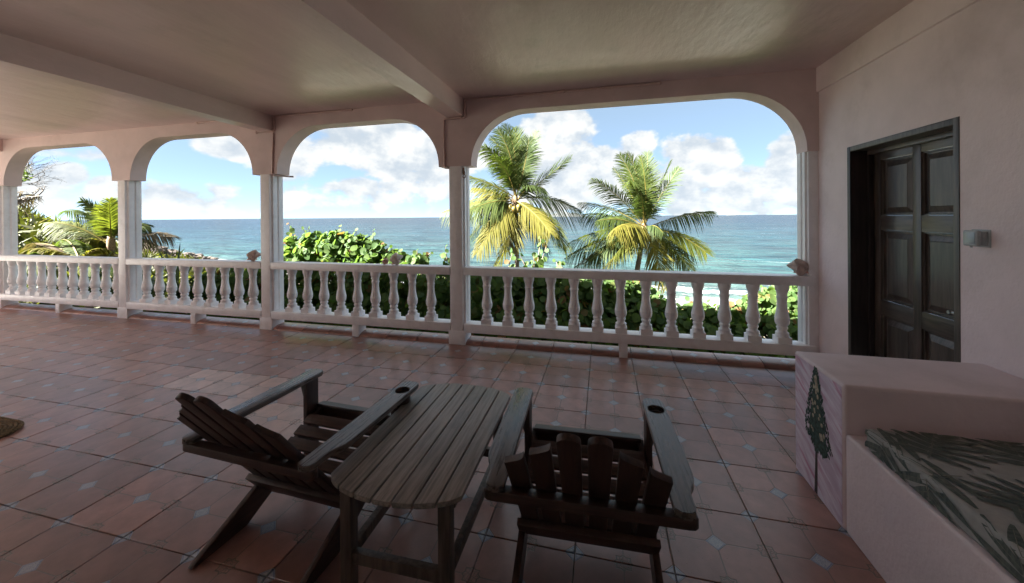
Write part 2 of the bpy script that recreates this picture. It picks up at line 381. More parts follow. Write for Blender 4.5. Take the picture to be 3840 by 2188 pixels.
# house body behind and under the veranda
ow = MB().box(XL, XW+2.2, -.02, .19, -6.2, -.302).build('foundation_wall', 'outer_wall', smooth=False)
tag(ow, 'pale rendered foundation wall under the veranda edge', 'wall')
OPX0, OPX1 = -13.6, -8.0                                            # added unseen opening in the back wall, lets sun in to brighten the veranda
bw = MB().box(OPX1, XW+.2, YB-.25, YB, -.3, ZC-.002).box(XL, OPX0, YB-.25, YB, -.3, ZC-.002).box(OPX0, OPX1, YB-.25, YB, 2.66, ZC-.002).build('house_wall', 'white_paint', smooth=False)
tag(bw, 'white house wall at the back of the veranda', 'wall')  # out of view; white chosen so the wall bounces light back inside

# ------------------------------------------------------------------ ceiling and beams
cl = MB()
nx, ny = 60, 24                                                     # hand-trowelled slab, slightly wavy underside
X0, X1, Y0, Y1 = XL-.2, XW+2.0, YB-.3, .45
for j in range(ny+1):
    for i in range(nx+1):
        x = X0+(X1-X0)*i/nx; y = Y0+(Y1-Y0)*j/ny
        cl.v.append(Vector((x, y, ZC+.006*noise.noise(Vector((x*.9, y*1.6, 0)))+.0)))
for j in range(ny):
    for i in range(nx): a = j*(nx+1)+i; cl.f.append((a, a+nx+1, a+nx+2, a+1))
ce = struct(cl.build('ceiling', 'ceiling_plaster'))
struct(MB().box(X0-.4, X1+.4, Y0-.4, Y1+.1, ZC+.02, ZC+.32).build('roof', 'outer_wall', smooth=False))
for (a, b) in ((-1.772, -1.568), (-4.49, -4.285), (-10.10, -9.90)):
    q = MB(); n = 30
    for k in range(n+1):
        y = YB+(0-YB)*k/n
        wv = lambda s_: .004*noise.noise(Vector((y*1.3, a, s_)))
        for (x, z) in ((a+wv(1), ZC+.01), (a+wv(2), ZB+wv(3)), (b+wv(4), ZB+wv(5)), (b+wv(6), ZC+.01)): q.v.append(Vector((x, y, z)))
    for k in range(n):
        for e in range(3): q.f.append((k*4+e, k*4+e+1, k*4+e+5, k*4+e+4))
    q.f.append((0, 3, 2, 1))
    struct(q.build('ceiling_beam', 'ceiling_plaster'))

# ------------------------------------------------------------------ arcade wall with flattened arches
springs = [(-13.1, -12.7), (-10.30, -9.90), (-7.323, -6.940), (-4.640, -4.234), (-1.888, -1.480), (1.894, XW)]
def arc(xs, xe, zs, ze, n=16):
    """quarter ellipse from the spring (xs, zs) to the crown (xe, ze)"""
    return [(xe+(xs-xe)*math.cos(a*PI/2/n), zs+(ze-zs)*math.sin(a*PI/2/n)) for a in range(n+1)]
aw = MB(); T = .205
bot = []                                                            # the underside polyline, left to right
for i, (a, b) in enumerate(springs):
    bot += [(a, ZS), (b, ZS)]
    if i < len(springs)-1:
        c = springs[i+1][0]; r = .64
        bot += arc(b, b+r, ZS+.012, ZA)[0:]+arc(c, c-r, ZS+.012, ZA)[::-1]
n = len(bot)
for y in (0, T):
    for (x, z) in bot: aw.v.append(Vector((x, y, z)))
    for (x, z) in bot: aw.v.append(Vector((x, y, ZC+.015)))
for k in range(n-1):
    aw.f.append((k, k+1, n+k+1, n+k)); aw.f.append((2*n+k, 3*n+k, 3*n+k+1, 2*n+k+1)); aw.f.append((k, 2*n+k, 2*n+k+1, k+1))
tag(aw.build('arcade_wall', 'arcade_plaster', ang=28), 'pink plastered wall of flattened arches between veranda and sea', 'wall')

# ------------------------------------------------------------------ columns
def column(x0, x1, label, half=False):
    c = (x0+x1)/2; t = thing('column', label, 'column', (c, 0, 0), 0, 'white columns of the arcade')
    hw = .104
    if half:
        pr = [(-.045, .02), (-.045, .045), (-.062, .05), (-.062, .095), (-.050, .10), (-.050, .125), (-.062, .13), (-.062, .198), (.045, .198), (.045, .02)]
        bs = [(-.064, .018), (-.064, .198), (.046, .198), (.046, .018)]
    else:
        e = [(.074, 0), (.076, .028), (.098, .036), (.100, .088), (.086, .094), (.086, .120), (.100, .126), (.100, .198)]
        pr = e+[(-x, y) for x, y in e[::-1]]; bs = [(hw, -.004), (hw, .198), (-hw, .198), (-hw, -.004)]
    MB().prism(pr[::-1], lambda a, b, d: (a, b, d), .16, ZS+.004).build('shaft', 'white_paint', t, bevel=.004)
    MB().prism(bs[::-1], lambda a, b, d: (a, b, d), -.01, .16).build('base', 'white_paint', t, bevel=.005)
column(-10.20, -10.00, 'white column at the foot of the arch beside the bare tree')
column(-7.230, -7.026, 'white column in front of the bushy palm, without a beam above')
column(-4.540, -4.333, 'white column next to the large grey conch, a bent pipe end at its top')
column(-1.780, -1.568, 'white column carrying the rusty hook between two arches')
column(1.905, 2.005, 'narrow white half column against the pink door wall', True)

# ------------------------------------------------------------------ balustrades
ZRT, ZRB, ZLT, ZLB = .9085, .817, .2485, .1455
def baluster_mesh():
    h = ZRB-ZLT; q = MB(); b = .060
    # square plinth with arched faces
    q.box(-b, b, -b, b, 0, .058)
    pr = [(.064, .056), (.060, .070), (.055, .088), (.058, .094), (.056, .100), (.043, .108), (.0405, .122), (.044, .130), (.049, .142), (.047, .154),
          (.041, .160), (.044, .166), (.055, .180), (.0605, .198), (.0625, .218), (.0620, .236), (.0632, .240), (.0615, .244), (.057, .268), (.050, .302), (.0445, .340), (.042, .380), (.0415, .412), (.0440, .420), (.0440, .432),
          (.0475, .438), (.0480, .446), (.0440, .452), (.0435, .468), (.047, .490), (.054, .512), (.059, .526), (.061, .545), (.062, h+.004)]
    sc = (h)/.566 if False else 1.0
    pr = [(r, z) for r, z in pr]
    q.lathe(pr, 20)
    me = q.mesh('baluster', 'white_paint', bevel=0, ang=50)
    return me
bal = baluster_mesh()
def balustrade(x0, x1, xs, foot, label):
    t = thing('balustrade', label, 'balustrade', ((x0+x1)/2, 0, 0), 0, 'white balustrades between the columns')
    MB().box(x0, x1, -.004, .158, ZRB, ZRT).build('top_rail', 'white_paint', t, True, bevel=.007)
    MB().box(x0, x1, -.004, .158, ZLB, ZLT).build('bottom_rail', 'white_paint', t, True, bevel=.007)
    MB().box(foot[0], foot[1], -.002, .152, -.006, ZLB+.004).build('foot', 'white_paint', t, True, bevel=.005)
    rb = random.Random(int(x0*10))
    for x in xs: obj('baluster', bal, t, (x-t.location.x+rb.gauss(0, .003), .077+rb.gauss(0, .002), ZLT-.001), (rb.gauss(0, .004), rb.gauss(0, .004), rb.uniform(-.05, .05)))
lin = lambda a, b, n: [a+(b-a)*k/(n-1) for k in range(n)]
balustrade(-12.8, -10.18, lin(-12.6, -10.42, 10), (-11.6, -11.5), 'white balustrade running past the bare tree column away from the door')
balustrade(-10.02, -7.21, lin(-9.867, -7.353, 11), (-8.63, -8.535), 'white balustrade of eleven balusters in front of the yellow palm fronds')
balustrade(-7.045, -4.52, lin(-6.741, -4.728, 9), (-5.77, -5.68), 'white balustrade in front of the rocky point, grey conch at its end')
balustrade(-4.355, -1.76, lin(-4.085, -2.033, 9), (-3.095, -3.000), 'white balustrade in front of the tall sea grape, pale conch pair on its rail')
balustrade(-1.588, 1.960, lin(-1.325, 1.704, 13), (.163, .249), 'long white balustrade of thirteen balusters below the two coconut palms')

# ------------------------------------------------------------------ right wall, door, outlet
DY0, DY1, DZ = -.415, -1.415, 2.055                                 # door opening in the wall plane
wl = MB(); TW = .26
wl.box(XW, XW+TW, DY0, .203, -.3, ZC+.01)
wl.box(XW, XW+TW, YB, DY1, -.3, ZC+.01)
wl.box(XW, XW+TW, DY1, DY0, DZ, ZC+.01)
tag(wl.build('side_wall', 'pink_plaster', smooth=False), 'pink plastered end wall holding the dark door', 'wall')
struct(MB().box(XW-.022, XW+.02, YB, -.001, 2.648, ZC+.01).build('ring_beam', 'pink_plaster', bevel=.004))
dr = thing('door', 'dark brown panelled wooden door in the pink wall beyond the bench', 'door', (XW, -.9, 0))
XD = XW+.15
g = MB()
fr = dr
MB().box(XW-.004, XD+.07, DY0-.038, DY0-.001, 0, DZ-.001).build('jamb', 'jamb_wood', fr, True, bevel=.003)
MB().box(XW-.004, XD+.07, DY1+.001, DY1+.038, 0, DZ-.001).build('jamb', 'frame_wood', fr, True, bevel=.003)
MB().box(XW-.003, XD+.069, DY1+.0385, DY0-.0385, DZ-.040, DZ-.001).build('lintel', 'frame_wood', fr, True, bevel=.003)
MB().box(XD-.035, XD-.003, DY1+.038, DY0-.038, DZ-.075, DZ-.041).build('door_stop', 'door_rail_wood', fr, True, bevel=.002)
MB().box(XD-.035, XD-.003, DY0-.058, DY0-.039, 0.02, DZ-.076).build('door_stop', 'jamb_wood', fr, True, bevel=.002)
L0, L1 = DY0-.04, DY1+.045
stiles = [(L0, L0-.085), (-.855, -.925), (L1+.085, L1)]
for a, b in stiles: MB().box(XD, XD+.045, b, a, .02, DZ-.045).build('stile', 'door_wood', dr, True, bevel=.003)
rails = [(1.925, DZ-.046), (1.372, 1.487), (.702, .822), (.021, .20)]
for k in (0, 1):
    ya, yb = (stiles[0][1], stiles[1][0]) if k == 0 else (stiles[1][1], stiles[2][0])
    for z0, z1 in rails: MB().box(XD+.001, XD+.044, yb+.0005, ya-.0005, z0, z1).build('rail', 'door_rail_wood', dr, True, bevel=.003)
    for (z0, z1) in ((1.487, 1.925), (.822, 1.372), (.20, .702)):
        # raised and fielded panel
        q = MB(); m_ = .05
        yy = [ya-.002, ya-.012, ya-m_, yb+m_, yb+.012, yb+.002]; 
        ring = lambda d, x: [(x, ya-d, z0+d), (x, yb+d, z0+d), (x, yb+d, z1-d), (x, ya-d, z1-d)]
        rr = [ring(.001, XD+.014), ring(.010, XD+.014), ring(.012, XD+.026), ring(.022, XD+.028), ring(.058, XD+.012), ring(.062, XD+.008)]
        for r_ in rr: q.v += [Vector(p_) for p_ in r_]
        for e in range(len(rr)-1):
            for c in range(4): q.f.append((e*4+c, e*4+(c+1) % 4, e*4+4+(c+1) % 4, e*4+4+c))
        q.f.append(tuple(len(q.v)-4+c for c in range(4)))
        q.build('panel', 'door_wood', dr, True, ang=20)
h = MB().box(XD-.014, XD+.002, -1.19, -1.15, .868, .882).build('handle', 'metal', dr, True, bevel=.003)
MB().tube([(XD-.02, -1.155, .875), (XD-.001, -1.155, .875)], .011, 12).build('keyhole', 'metal', h, False).location = (-dr.location[0], -dr.location[1], 0)
ob = thing('outlet_box', 'small white weatherproof outlet box on the pink wall beside the door', 'outlet', (XW, -1.56, 1.33))
MB().box(XW-.030, XW+.001, -1.577, -1.500, 1.325, 1.402).build('housing', 'outlet_plastic', ob, True, bevel=.006, seg=3)
cv = MB().box(XW-.052, XW-.031, -1.580, -1.497, 1.321, 1.406).build('cover', 'outlet_plastic', ob, True, bevel=.009, seg=3)
MB().box(-.0545, -.051, -1.570+1.56, -1.507+1.56, .004, .066).build('window', 'outlet_cover', cv, bevel=.005)
MB().tube([(XW-.016, -1.5765, 1.372), (XW-.016, -1.5795, 1.372)], .007, 14).build('cap', 'outlet_plastic', ob, True)
for zz_ in (1.333, 1.394): MB().tube([(XW-.008, -1.5765, zz_), (XW-.008, -1.5785, zz_)], .003, 8).build('screw', 'metal', ob, True)
MB().tube([(XW-.042, -1.535, 1.322), (XW-.042, -1.535, 1.313)], .006, 10).build('latch', 'outlet_plastic', ob, True)
MB().box(XW-.004, XW+.001, -1.590, -1.487, 1.316, 1.411).build('back_plate', 'outlet_plastic', ob, True, bevel=.0015)

# ------------------------------------------------------------------ painted conduits
def conduit(pts, label, clips, loc):
    t = thing('conduit_pipe', label, 'pipe', loc)
    pp = []
    for i, p_ in enumerate(pts):                                     # round the corners a little
        p_ = Vector(p_)
        if 0 < i < len(pts)-1:
            a = Vector(pts[i-1])-p_; b = Vector(pts[i+1])-p_
            pp += [p_+a.normalized()*.022, p_+a.normalized()*.006+b.normalized()*.006, p_+b.normalized()*.022]
        else: pp.append(p_)
    MB().tube(pp, .0115, 10).build('pipe', 'conduit_paint', t, True)
    for c in clips: MB().box(c[0]-.011, c[0]+.011, -.028, .0, c[1]-.015, c[1]+.017).build('clip', 'conduit_paint', t, True, bevel=.003)
conduit([(.60, -.012, 2.862), (-1.545, -.012, 2.862), (-1.545, -.012, 2.658), (-1.815, -.012, 2.658), (-1.808, -.012, ZS-.012), (-1.790, .05, ZS-.014), (-1.74, .12, ZS-.014)],
        'long pink painted pipe stepping round the beam above the palm arch', [(.58, 2.862), (-.40, 2.862), (-1.6, 2.658)], (-1.0, 0, 2.6))
conduit([(-3.05, -.012, 2.866), (-4.262, -.012, 2.866), (-4.262, -.012, 2.668), (-4.57, -.012, 2.668)], 'short pink painted pipe bending around the middle beam end', [(-3.07, 2.866), (-4.55, 2.668)], (-4.2, 0, 2.7))
conduit([(-4.275, -.012, 2.650), (-4.300, -.012, ZS-.014), (-4.28, .07, ZS-.016), (-4.245, .215, ZS-.016), (-4.20, .24, ZS-.016)], 'thin pink pipe dropping down the wall to the conch shell column', [(-4.29, 2.4)], (-4.3, 0, 2.3))
conduit([(-5.60, -.012, 2.868), (-4.60, -.012, 2.868)], 'straight pink pipe stub under the ceiling beside the middle beam', [(-5.58, 2.868)], (-5.2, 0, 2.8))

hk = thing('hook', 'small rusty iron hook screwed to the white column', 'hook', (-1.585, .02, 1.98))
MB().box(-.006, .010, -.008, .008, .02, .10).build('plate', 'rusty_iron', hk, bevel=.002)
MB().tube([(.012, 0, .06), (.02, 0, .03)]+[(.012+.018*math.cos(a), -.004, .0+.02*math.sin(a)) for a in [PI*.4-k*.35 for k in range(13)]], .005, 8).build('bend', 'rusty_iron', hk)

# ------------------------------------------------------------------ masonry bench with mural, cushion
BX, BYA, BYB, BZ, SZ = 1.105, -2.01, -1.545, .690, .462
bn = thing('masonry_bench', 'pink masonry bench built against the wall with a raised end block', 'bench', (1.5, -2.6, 0))
MB().box(BX, XW-.001, BYA, BYB, -.005, BZ).build('end_block', 'pink_plaster', bn, True, bevel=.016, seg=3)
MB().box(BX+.004, XW-.001, -4.6, BYA-.0005, -.005, SZ).build('seat', 'pink_plaster', bn, True, bevel=.014, seg=3)
mp = MB(); xm = BX-.0015
mp.add([(xm, BYA+.014, .003), (xm, BYB-.014, .003), (xm, BYB-.014, BZ-.015), (xm, BYA+.014, BZ-.015)], [(0, 1, 2, 3)])
mural = mp.build('mural', 'mural_paint', bn, True, smooth=False); mural['label'] = 'painted panel of a slim dark tree on a lilac sky'
def flat(name, m, polys, x):
    q = MB()
    for i, po in enumerate(polys): q.add([(x-.00002*(i % 23)-1.5, a+2.6, b) for a, b in po], [tuple(range(len(po)))])
    o = q.build(name, m, mural, smooth=False); return o
rm = random.Random(5)
def dab(y, z, l, w, ang):
    return [(y+l*math.cos(a)*math.cos(ang)-w*math.sin(a)*math.sin(ang), z+l*math.cos(a)*math.sin(ang)+w*math.sin(a)*math.cos(ang)) for a in [2*PI*k/8 for k in range(8)]]
flat('painted_trunk', 'mural_trunk', [[(-1.757, .005), (-1.785, .005), (-1.789, .27), (-1.783, .50), (-1.777, .50), (-1.770, .27)]], xm-.0008)
dabs = [[(-1.776, .645), (-1.740, .50), (-1.715, .38), (-1.708, .30), (-1.775, .255), (-1.85, .24), (-1.880, .262), (-1.862, .36), (-1.825, .50)]]; ctr = lambda z: -1.776-.030*max(0, (.42-z)/.2)
for k in range(620):
    z = .245+.425*(k/620)
    wd = .012+.118*max(0, min(1, (.665-z)/.36))**.85
    if z < .30: wd *= (z-.22)/.08
    y = ctr(z)+wd*rm.uniform(-1, 1)
    dabs.append(dab(y, z+rm.uniform(-.01, .01), rm.uniform(.008, .014), rm.uniform(.004, .006), rm.uniform(.9, 2.3)))
flat('painted_leaves', 'mural_leaf', dabs, xm-.0012)
fl_ = []
for k in range(34):
    z = rm.uniform(.30, .63); wd = .10*max(.1, min(1, (.665-z)/.36)); fl_.append(dab(ctr(z)+wd*rm.uniform(-.8, .8), z, rm.uniform(.009, .014), rm.uniform(.008, .010), 1.5))
flat('painted_blossoms', 'mural_flower', fl_, xm-.0020)

cu = thing('seat_cushion', 'cream cushion printed with dark monstera leaves on the pink bench', 'cushion', (1.55, -3.1, SZ))
CX0, CX1, CY0, CY1, CZ0, CZ1 = BX+.022, XW-.03, -4.3, -2.115, SZ+.001, SZ+.092
MB().box(CX0, CX1, CY0, CY1, CZ0, CZ1).build('cover', 'cushion_cloth', cu, True, bevel=.022, seg=4)
MB().tube([(CX0+.012, CY0+.02, CZ1-.008), (CX0+.012, CY1-.014, CZ1-.008), (CX1-.01, CY1-.014, CZ1-.008)], .0062, 8).build('piping', 'cushion_cloth', cu, True)
def wrap(a, b, e):
    """unrolled cloth coordinates -> point on the cushion: a runs from the front edge inwards (negative = down the front), b along y"""
    r = .022; y = min(b, CY1-.004)
    if a >= r: return Vector((CX0+a, y, CZ1+e))
    if a >= -r*.57:
        th = (r-a)/(r*1.57)*PI/2; return Vector((CX0+r-(r+e)*math.sin(th), y, CZ1-r+(r+e)*math.cos(th)))
    return Vector((CX0-e, y, max(CZ0+.006, CZ1-r+(a+r*.57))))
lp, lv = MB(), MB(); rc = random.Random(11)
def strip(mb, pts, wid, e):
    b0 = len(mb.v)
    for i, p_ in enumerate(pts):
        q0 = pts[max(i-1, 0)]; q1 = pts[min(i+1, len(pts)-1)]; d = Vector((q1[0]-q0[0], q1[1]-q0[1])); d = d.normalized() if d.length else Vector((1, 0)); w = wid(i/(len(pts)-1))
        for s_ in (-1, 1): mb.v.append(wrap(p_[0]-d.y*w*s_, p_[1]+d.x*w*s_, e))
    for i in range(len(pts)-1): mb.f.append((b0+2*i, b0+2*i+2, b0+2*i+3, b0+2*i+1))
kk = 0
for a0 in [x*.225-.02 for x in range(5)]:
    for b0 in [-4.2+y_*.245 for y_ in range(10)]:
        a, b = a0+rc.uniform(-.05, .05), b0+rc.uniform(-.06, .06); th = rc.uniform(0, 2*PI); L = rc.uniform(.19, .26); kk += 1; e = .0012+.0004*(kk % 7)
        if b > CY1: continue
        ct, st_ = math.cos(th), math.sin(th); tr = lambda x, y: (a+x*ct-y*st_, b+x*st_+y*ct)
        for sd_ in (-1, 1):
            for k in range(6):                                       # the lobes of a split leaf
                t0 = -.40+.155*k; ln = L*.62*math.sin(PI*(.22+.125*k))+.02; an = sd_*(1.75-.22*k)
                pts = [tr(L*t0+ln*s_*math.cos(an)+ln*.10*s_*s_, ln*s_*math.sin(an)) for s_ in [q_/5 for q_ in range(6)]]
                strip(lp, pts, lambda s_: L*.072*(1-.75*s_**3), e+.00012*(2*k+(sd_ > 0)))
                strip(lv, pts[:5], lambda s_: .0013*(1-.5*s_), e+.0018+.00003*k)
        strip(lv, [tr(L*s_, .01*math.sin(3*s_)) for s_ in [-.62, -.4, -.1, .2, .45]], lambda s_: .0030*(1-.6*s_), e+.0022)
for q, nm, m_ in ((lp, 'leaf_print', 'leaf_print'), (lv, 'leaf_veins', 'leaf_print_vein')):
    o = q.build(nm, m_, cu, True, smooth=False)

# ------------------------------------------------------------------ coir mat
mt = thing('doormat', 'brown oval braided coir mat lying on the tiles', 'mat', (-4.41, -2.53, 0))
hx, hy, cr = .38, .25, .16
k = 0
while hx-k*.021 > .03 and hy-k*.021 > .02:
    ax_, ay_, c_ = hx-k*.021-.010, hy-k*.021-.010, max(.02, cr-k*.012); pts = []
    for qx, qy, a0 in ((1, 1, 0), (-1, 1, 90), (-1, -1, 180), (1, -1, 270)):
        c2_ = min(c_, ax_, ay_)
        for j in range(7): a = R(a0+15*j); pts.append((qx*(ax_-c2_)+c2_*math.cos(a), qy*(ay_-c2_)+c2_*math.sin(a), .012))
    pts.append(pts[0])
    MB().tube(pts, .0118, 7, cap=False).build('braid', 'coir', mt)
    k += 1

# ------------------------------------------------------------------ adirondack chairs
def rot_pts(poly, fn, d0, d1): return MB().prism(poly, fn, d0, d1)
AZ = .545
def arm_outline(s):
    """plan of an armrest, s = -1 left / +1 right, x measured outwards from the inner edge"""
    xi = .285
    o = [(xi, -.750), (xi, -.03), (xi+.010, -.008), (xi+.032, .004), (xi+.072, .006), (xi+.093, -.006), (xi+.101, -.03),
         (xi+.103, -.20), (xi+.104, -.42), (xi+.104, -.565), (xi+.101, -.592), (xi+.093, -.618), (xi+.079, -.645), (xi+.072, -.668), (xi+.070, -.70), (xi+.071, -.735), (xi+.065, -.755), (xi+.048, -.766), (xi+.02, -.765)]
    # the arm narrows inwards towards the front as seen from above
    return [(s*x, y) for x, y in o]
def make_chair(label, loc, rz, cup_side):
    t = thing('adirondack_chair', label, 'chair', loc, rz, 'adirondack chairs beside the table')
    for s in (-1, 1):
        q = MB(); o = arm_outline(s); o = o if s == 1 else o[::-1]
        if s == cup_side:                                            # drink holder bored through the arm
            cx_, cy_, cr_ = s*.338, -.108, .039
            n_ = len(o); hole = [(cx_+cr_*math.cos(2*PI*k/24), cy_+cr_*math.sin(2*PI*k/24)) for k in range(24)]
            bm = bmesh.new()
            def ringf(z):
                vo = [bm.verts.new((x, y, z)) for x, y in o]; vh = [bm.verts.new((x, y, z)) for x, y in hole]
                eo = [bm.edges.new((vo[i], vo[(i+1) % n_])) for i in range(n_)]; eh = [bm.edges.new((vh[i], vh[(i+1) % 24])) for i in range(24)]
                bmesh.ops.triangle_fill(bm, use_beauty=True, edges=eo+eh); return vo, vh
            a_ = ringf(AZ); b_ = ringf(AZ-.026)
            for i in range(n_): bm.faces.new((a_[0][i], a_[0][(i+1) % n_], b_[0][(i+1) % n_], b_[0][i]))
            for i in range(24): bm.faces.new((a_[1][i], b_[1][i], b_[1][(i+1) % 24], a_[1][(i+1) % 24]))
            bmesh.ops.recalc_face_normals(bm, faces=bm.faces)
            ed = [e for e in bm.edges if len(e.link_faces) == 2 and e.calc_face_angle(0) > 1.0 and abs(e.verts[0].co.z-e.verts[1].co.z) < 1e-5]
            bmesh.ops.bevel(bm, geom=ed, offset=.005, segments=2, affect='EDGES', clamp_overlap=True)
            me = bpy.data.meshes.new('armrest'); bm.to_mesh(me); bm.free(); me.shade_smooth(); me.set_sharp_from_angle(angle=R(40)); me.materials.append(MATS['arm_wood'])
            ar = obj('armrest', me, t); ar['label'] = 'armrest with a round drink holder'
            c2 = MB().lathe([(.041, -.05), (.043, 0), (.0415, .0)], 20, (cx_, cy_, AZ-.027))
            c2.build('cup_well', 'dark_wood', ar)
        else:
            q.prism(o, lambda a, b, d: (a, b, d), AZ-.026, AZ).build('armrest', 'arm_wood', t, bevel=.006)
        # front leg post and its bracket under the arm
        MB().box(min(s*.287, s*.315), max(s*.287, s*.315), -.145, -.055, 0, AZ-.0265).build('front_leg', 'dark_wood_upright', t, bevel=.005)
        MB().prism([(.316, AZ-.028), (.365, AZ-.028), (.356, AZ-.075), (.335, AZ-.14), (.316, AZ-.19)][::s], lambda a, b, d: (s*a, d, b), -.118, -.092).build('bracket', 'dark_wood_upright', t, bevel=.003)
        # side rail: plank sloping from the front to the floor behind, foot cut level
        sl = .515; top = lambda y: .352+(y+.10)*sl; pr = [(-.06, top(-.06)-.006), (-.055, top(-.06)-.03), (-.075, .215), (-.10, .222)]
        pr = [(-.048, .350), (-.040, .335), (-.046, .300), (-.085, .232), (-.535, .0), (-.772, .0), (-.780, .004), (-.760, .020)]
        MB().prism(pr, lambda a, b, d: (d, a, b), min(s*.258, s*.286), max(s*.258, s*.286)).build('side_rail', 'dark_wood', t, bevel=.004)
    # seat slats
    tz = lambda y: .358+(y+.07)*.475
    th = math.atan(.475)
    for k in range(6):
        y = -.090-.0660*k
        m_ = MB().box(-.272, .272, -.029, .029, 0, .020).mesh('seat_slat', 'dark_wood_cross', bevel=.005)
        o = obj('seat_slat', m_, t, (0, y, tz(y)), (th, 0, 0)) if k else obj('seat_slat', m_, t, (0, -.062, tz(-.07)-.004), (-.15, 0, 0))
    MB().box(-.2865, .2865, -.052, -.030, .262, .352).build('front_apron', 'dark_wood_cross', t, bevel=.004)
    # back: line from (y,z)=(-.505,.17) up to (-1.01,.835)
    b0, b1 = Vector((0, -.455, .165)), Vector((0, -.9545, .850)); dv = (b1-b0); ln = dv.length; lean = math.atan2(-dv.y, dv.z)
    hts = [.60, .70, .815, .815, .72, .62]
    hts = [.692, .777, .847, .847, .777, .692]
    for k in range(6):
        xc0 = (k-2.5)*.0925; fan = 0; hh = hts[k]; w = .0365
        if k in (2, 3): topp = [(w*math.cos(a), hh-w*.9+w*.9*math.sin(a)) for a in [PI*j/10 for j in range(11)]]
        else:
            sg = 1 if k > 2 else -1                                   # concave cut, high corner towards the middle
            topp = [(w-2*w*j/8, hh-.045*(.5+.5*sg*(1-2*j/8))**(.55) if False else hh-.063*((1-j/8) if sg > 0 else j/8)**.62) for j in range(9)]
        poly = [(-w, 0), (w, 0)]+topp
        m_ = MB().prism(poly, lambda a, b, d: (a, d, b), 0, .022).mesh('back_slat', 'dark_wood_upright', bevel=.0045)
        o = obj('back_slat', m_, t, (xc0, b0.y, b0.z), (0, 0, 0))
        o.rotation_euler = (Matrix.Rotation(lean, 3, 'X') @ Matrix.Rotation(fan, 3, 'Y')).to_euler()
    def on_back(l, off):                                              # point on the back plane at length l, off = behind it
        d = dv.normalized(); nb = Vector((0, -d.z, d.y)); return b0+d*l+nb*off
    # lower back rail (two boards) and the arm-height cross rail
    p_ = on_back(.028, .0135); q = MB().box(-.285, .285, -.013, .013, -.056, .056).mesh('lower_back_rail', 'dark_wood_cross', bevel=.004); obj('lower_back_rail', q, t, p_, (lean, 0, 0))
    yc = on_back((AZ-.027-b0.z)/dv.normalized().z, .0).y-.001
    cr_ = [(-.330, yc), (.330, yc), (.350, yc-.003), (.361, yc-.014), (.361, yc-.030), (.350, yc-.040), (.33, yc-.043), (-.33, yc-.043), (-.350, yc-.040), (-.361, yc-.030), (-.361, yc-.014), (-.350, yc-.003)]
    MB().prism(cr_[::-1], lambda a, b, d: (a, b, d), AZ-.064, AZ-.0268).build('arm_cross_rail', 'dark_wood_cross', t, bevel=.005)
    return t
make_chair('dark wooden adirondack chair with a drink holder in its armrest touching the table', (-1.415, -2.112, 0), R(-2.8), 1)
make_chair('dark wooden adirondack chair with its drink holder towards the masonry bench', (-.092, -2.048, 0), R(2.2), 1)

# ------------------------------------------------------------------ slatted table
tb = thing('slatted_table', 'weathered wooden table with seven long slats and curved ends between the chairs', 'table', (-.788, -2.432, 0), R(.6))
TZ, TW_, TL = .482, .560, .94
bow = lambda x: .375+.098*(1-(x/(TW_/2))**2)**.6 if abs(x) < TW_/2 else .375
for k in range(7):
    w = TW_/7; x0, x1 = -TW_/2+w*k+.0035, -TW_/2+w*(k+1)-.0035; n_ = 5
    xs = [x0+(x1-x0)*j/n_ for j in range(n_+1)]
    poly = [(x, -bow(x)) for x in xs]+[(x, bow(x)) for x in xs[::-1]]
    MB().prism(poly, lambda a, b, d: (a, b, d), TZ-.020, TZ+.0006*((k*37) % 3)).build('top_slat', 'table_wood', tb, bevel=.0035)
for sy in (-1, 1):
    y = sy*.345
    MB().box(-.235, .235, min(y, y-sy*.025), max(y, y-sy*.025), TZ-.085, TZ-.0205).build('apron', 'table_frame_wood', tb, bevel=.003)
    for sx in (-1, 1):
        x = sx*.208
        MB().box(x-.024, x+.024, y-.024+sy*.0245, y+.024+sy*.0245, 0, TZ-.021).build('leg', 'table_frame_wood', tb, bevel=.004)
    MB().box(-.184, .184, y+sy*.0245-.015, y+sy*.0245+.015, .135, .180).build('stretcher', 'table_frame_wood', tb, bevel=.003)
for sx in (-1, 1): MB().box(sx*.208-.015, sx*.208+.015, -.345, .345, .137, .182).build('stretcher', 'table_frame_wood', tb, bevel=.003)

# ------------------------------------------------------------------ terrain and sea (polar sheets round the house)
SEA = -8.0
PC = Vector((0, -4.0))
_shore = [(-180, 300), (-75, 230), (-66, 190), (-60, 140), (-56, 112), (-52, 90), (-47, 72), (-40, 60), (-30, 51), (-15, 44), (0, 40), (15, 37.5), (25, 36), (40, 35), (70, 40), (110, 200), (180, 300)]
def shore(phi):
    p_ = math.degrees(phi)
    for (a, ra), (b, rb) in zip(_shore, _shore[1:]):
        if a <= p_ <= b:
            k = (p_-a)/(b-a); r_ = ra+(rb-ra)*k
            return r_*(1+.035*noise.noise(Vector((p_*.17, 1.7, 0)))+.012*noise.noise(Vector((p_*.9, 5, 0))))
    return 35
def ground_z(x, y):
    dx, dy = x-PC.x, y-PC.y; r_ = math.hypot(dx, dy); phi = math.atan2(dx, dy); Rr = shore(phi); pd = math.degrees(phi)
    k = r_/Rr
    if k < 1:
        kk = max(0, (k-.10)/.90); z = -2.6+(SEA+.15+2.6)*(kk**.85 if kk > 0 else 0)
        z = z if k < .82 else z
    else: z = SEA+.15-(r_-Rr)*.09
    hl = 8.2*math.exp(-((pd+75)/11.5)**2)*math.exp(-((r_-58)/34)**2) if pd < -40 else 0
    z += hl+.35*noise.noise(Vector((x*.13, y*.13, 0)))*min(1, max(0, (1-k)*6))*min(1, r_/20)
    return max(z, SEA-3)
tm = MB(); NA, NR = 300, 46
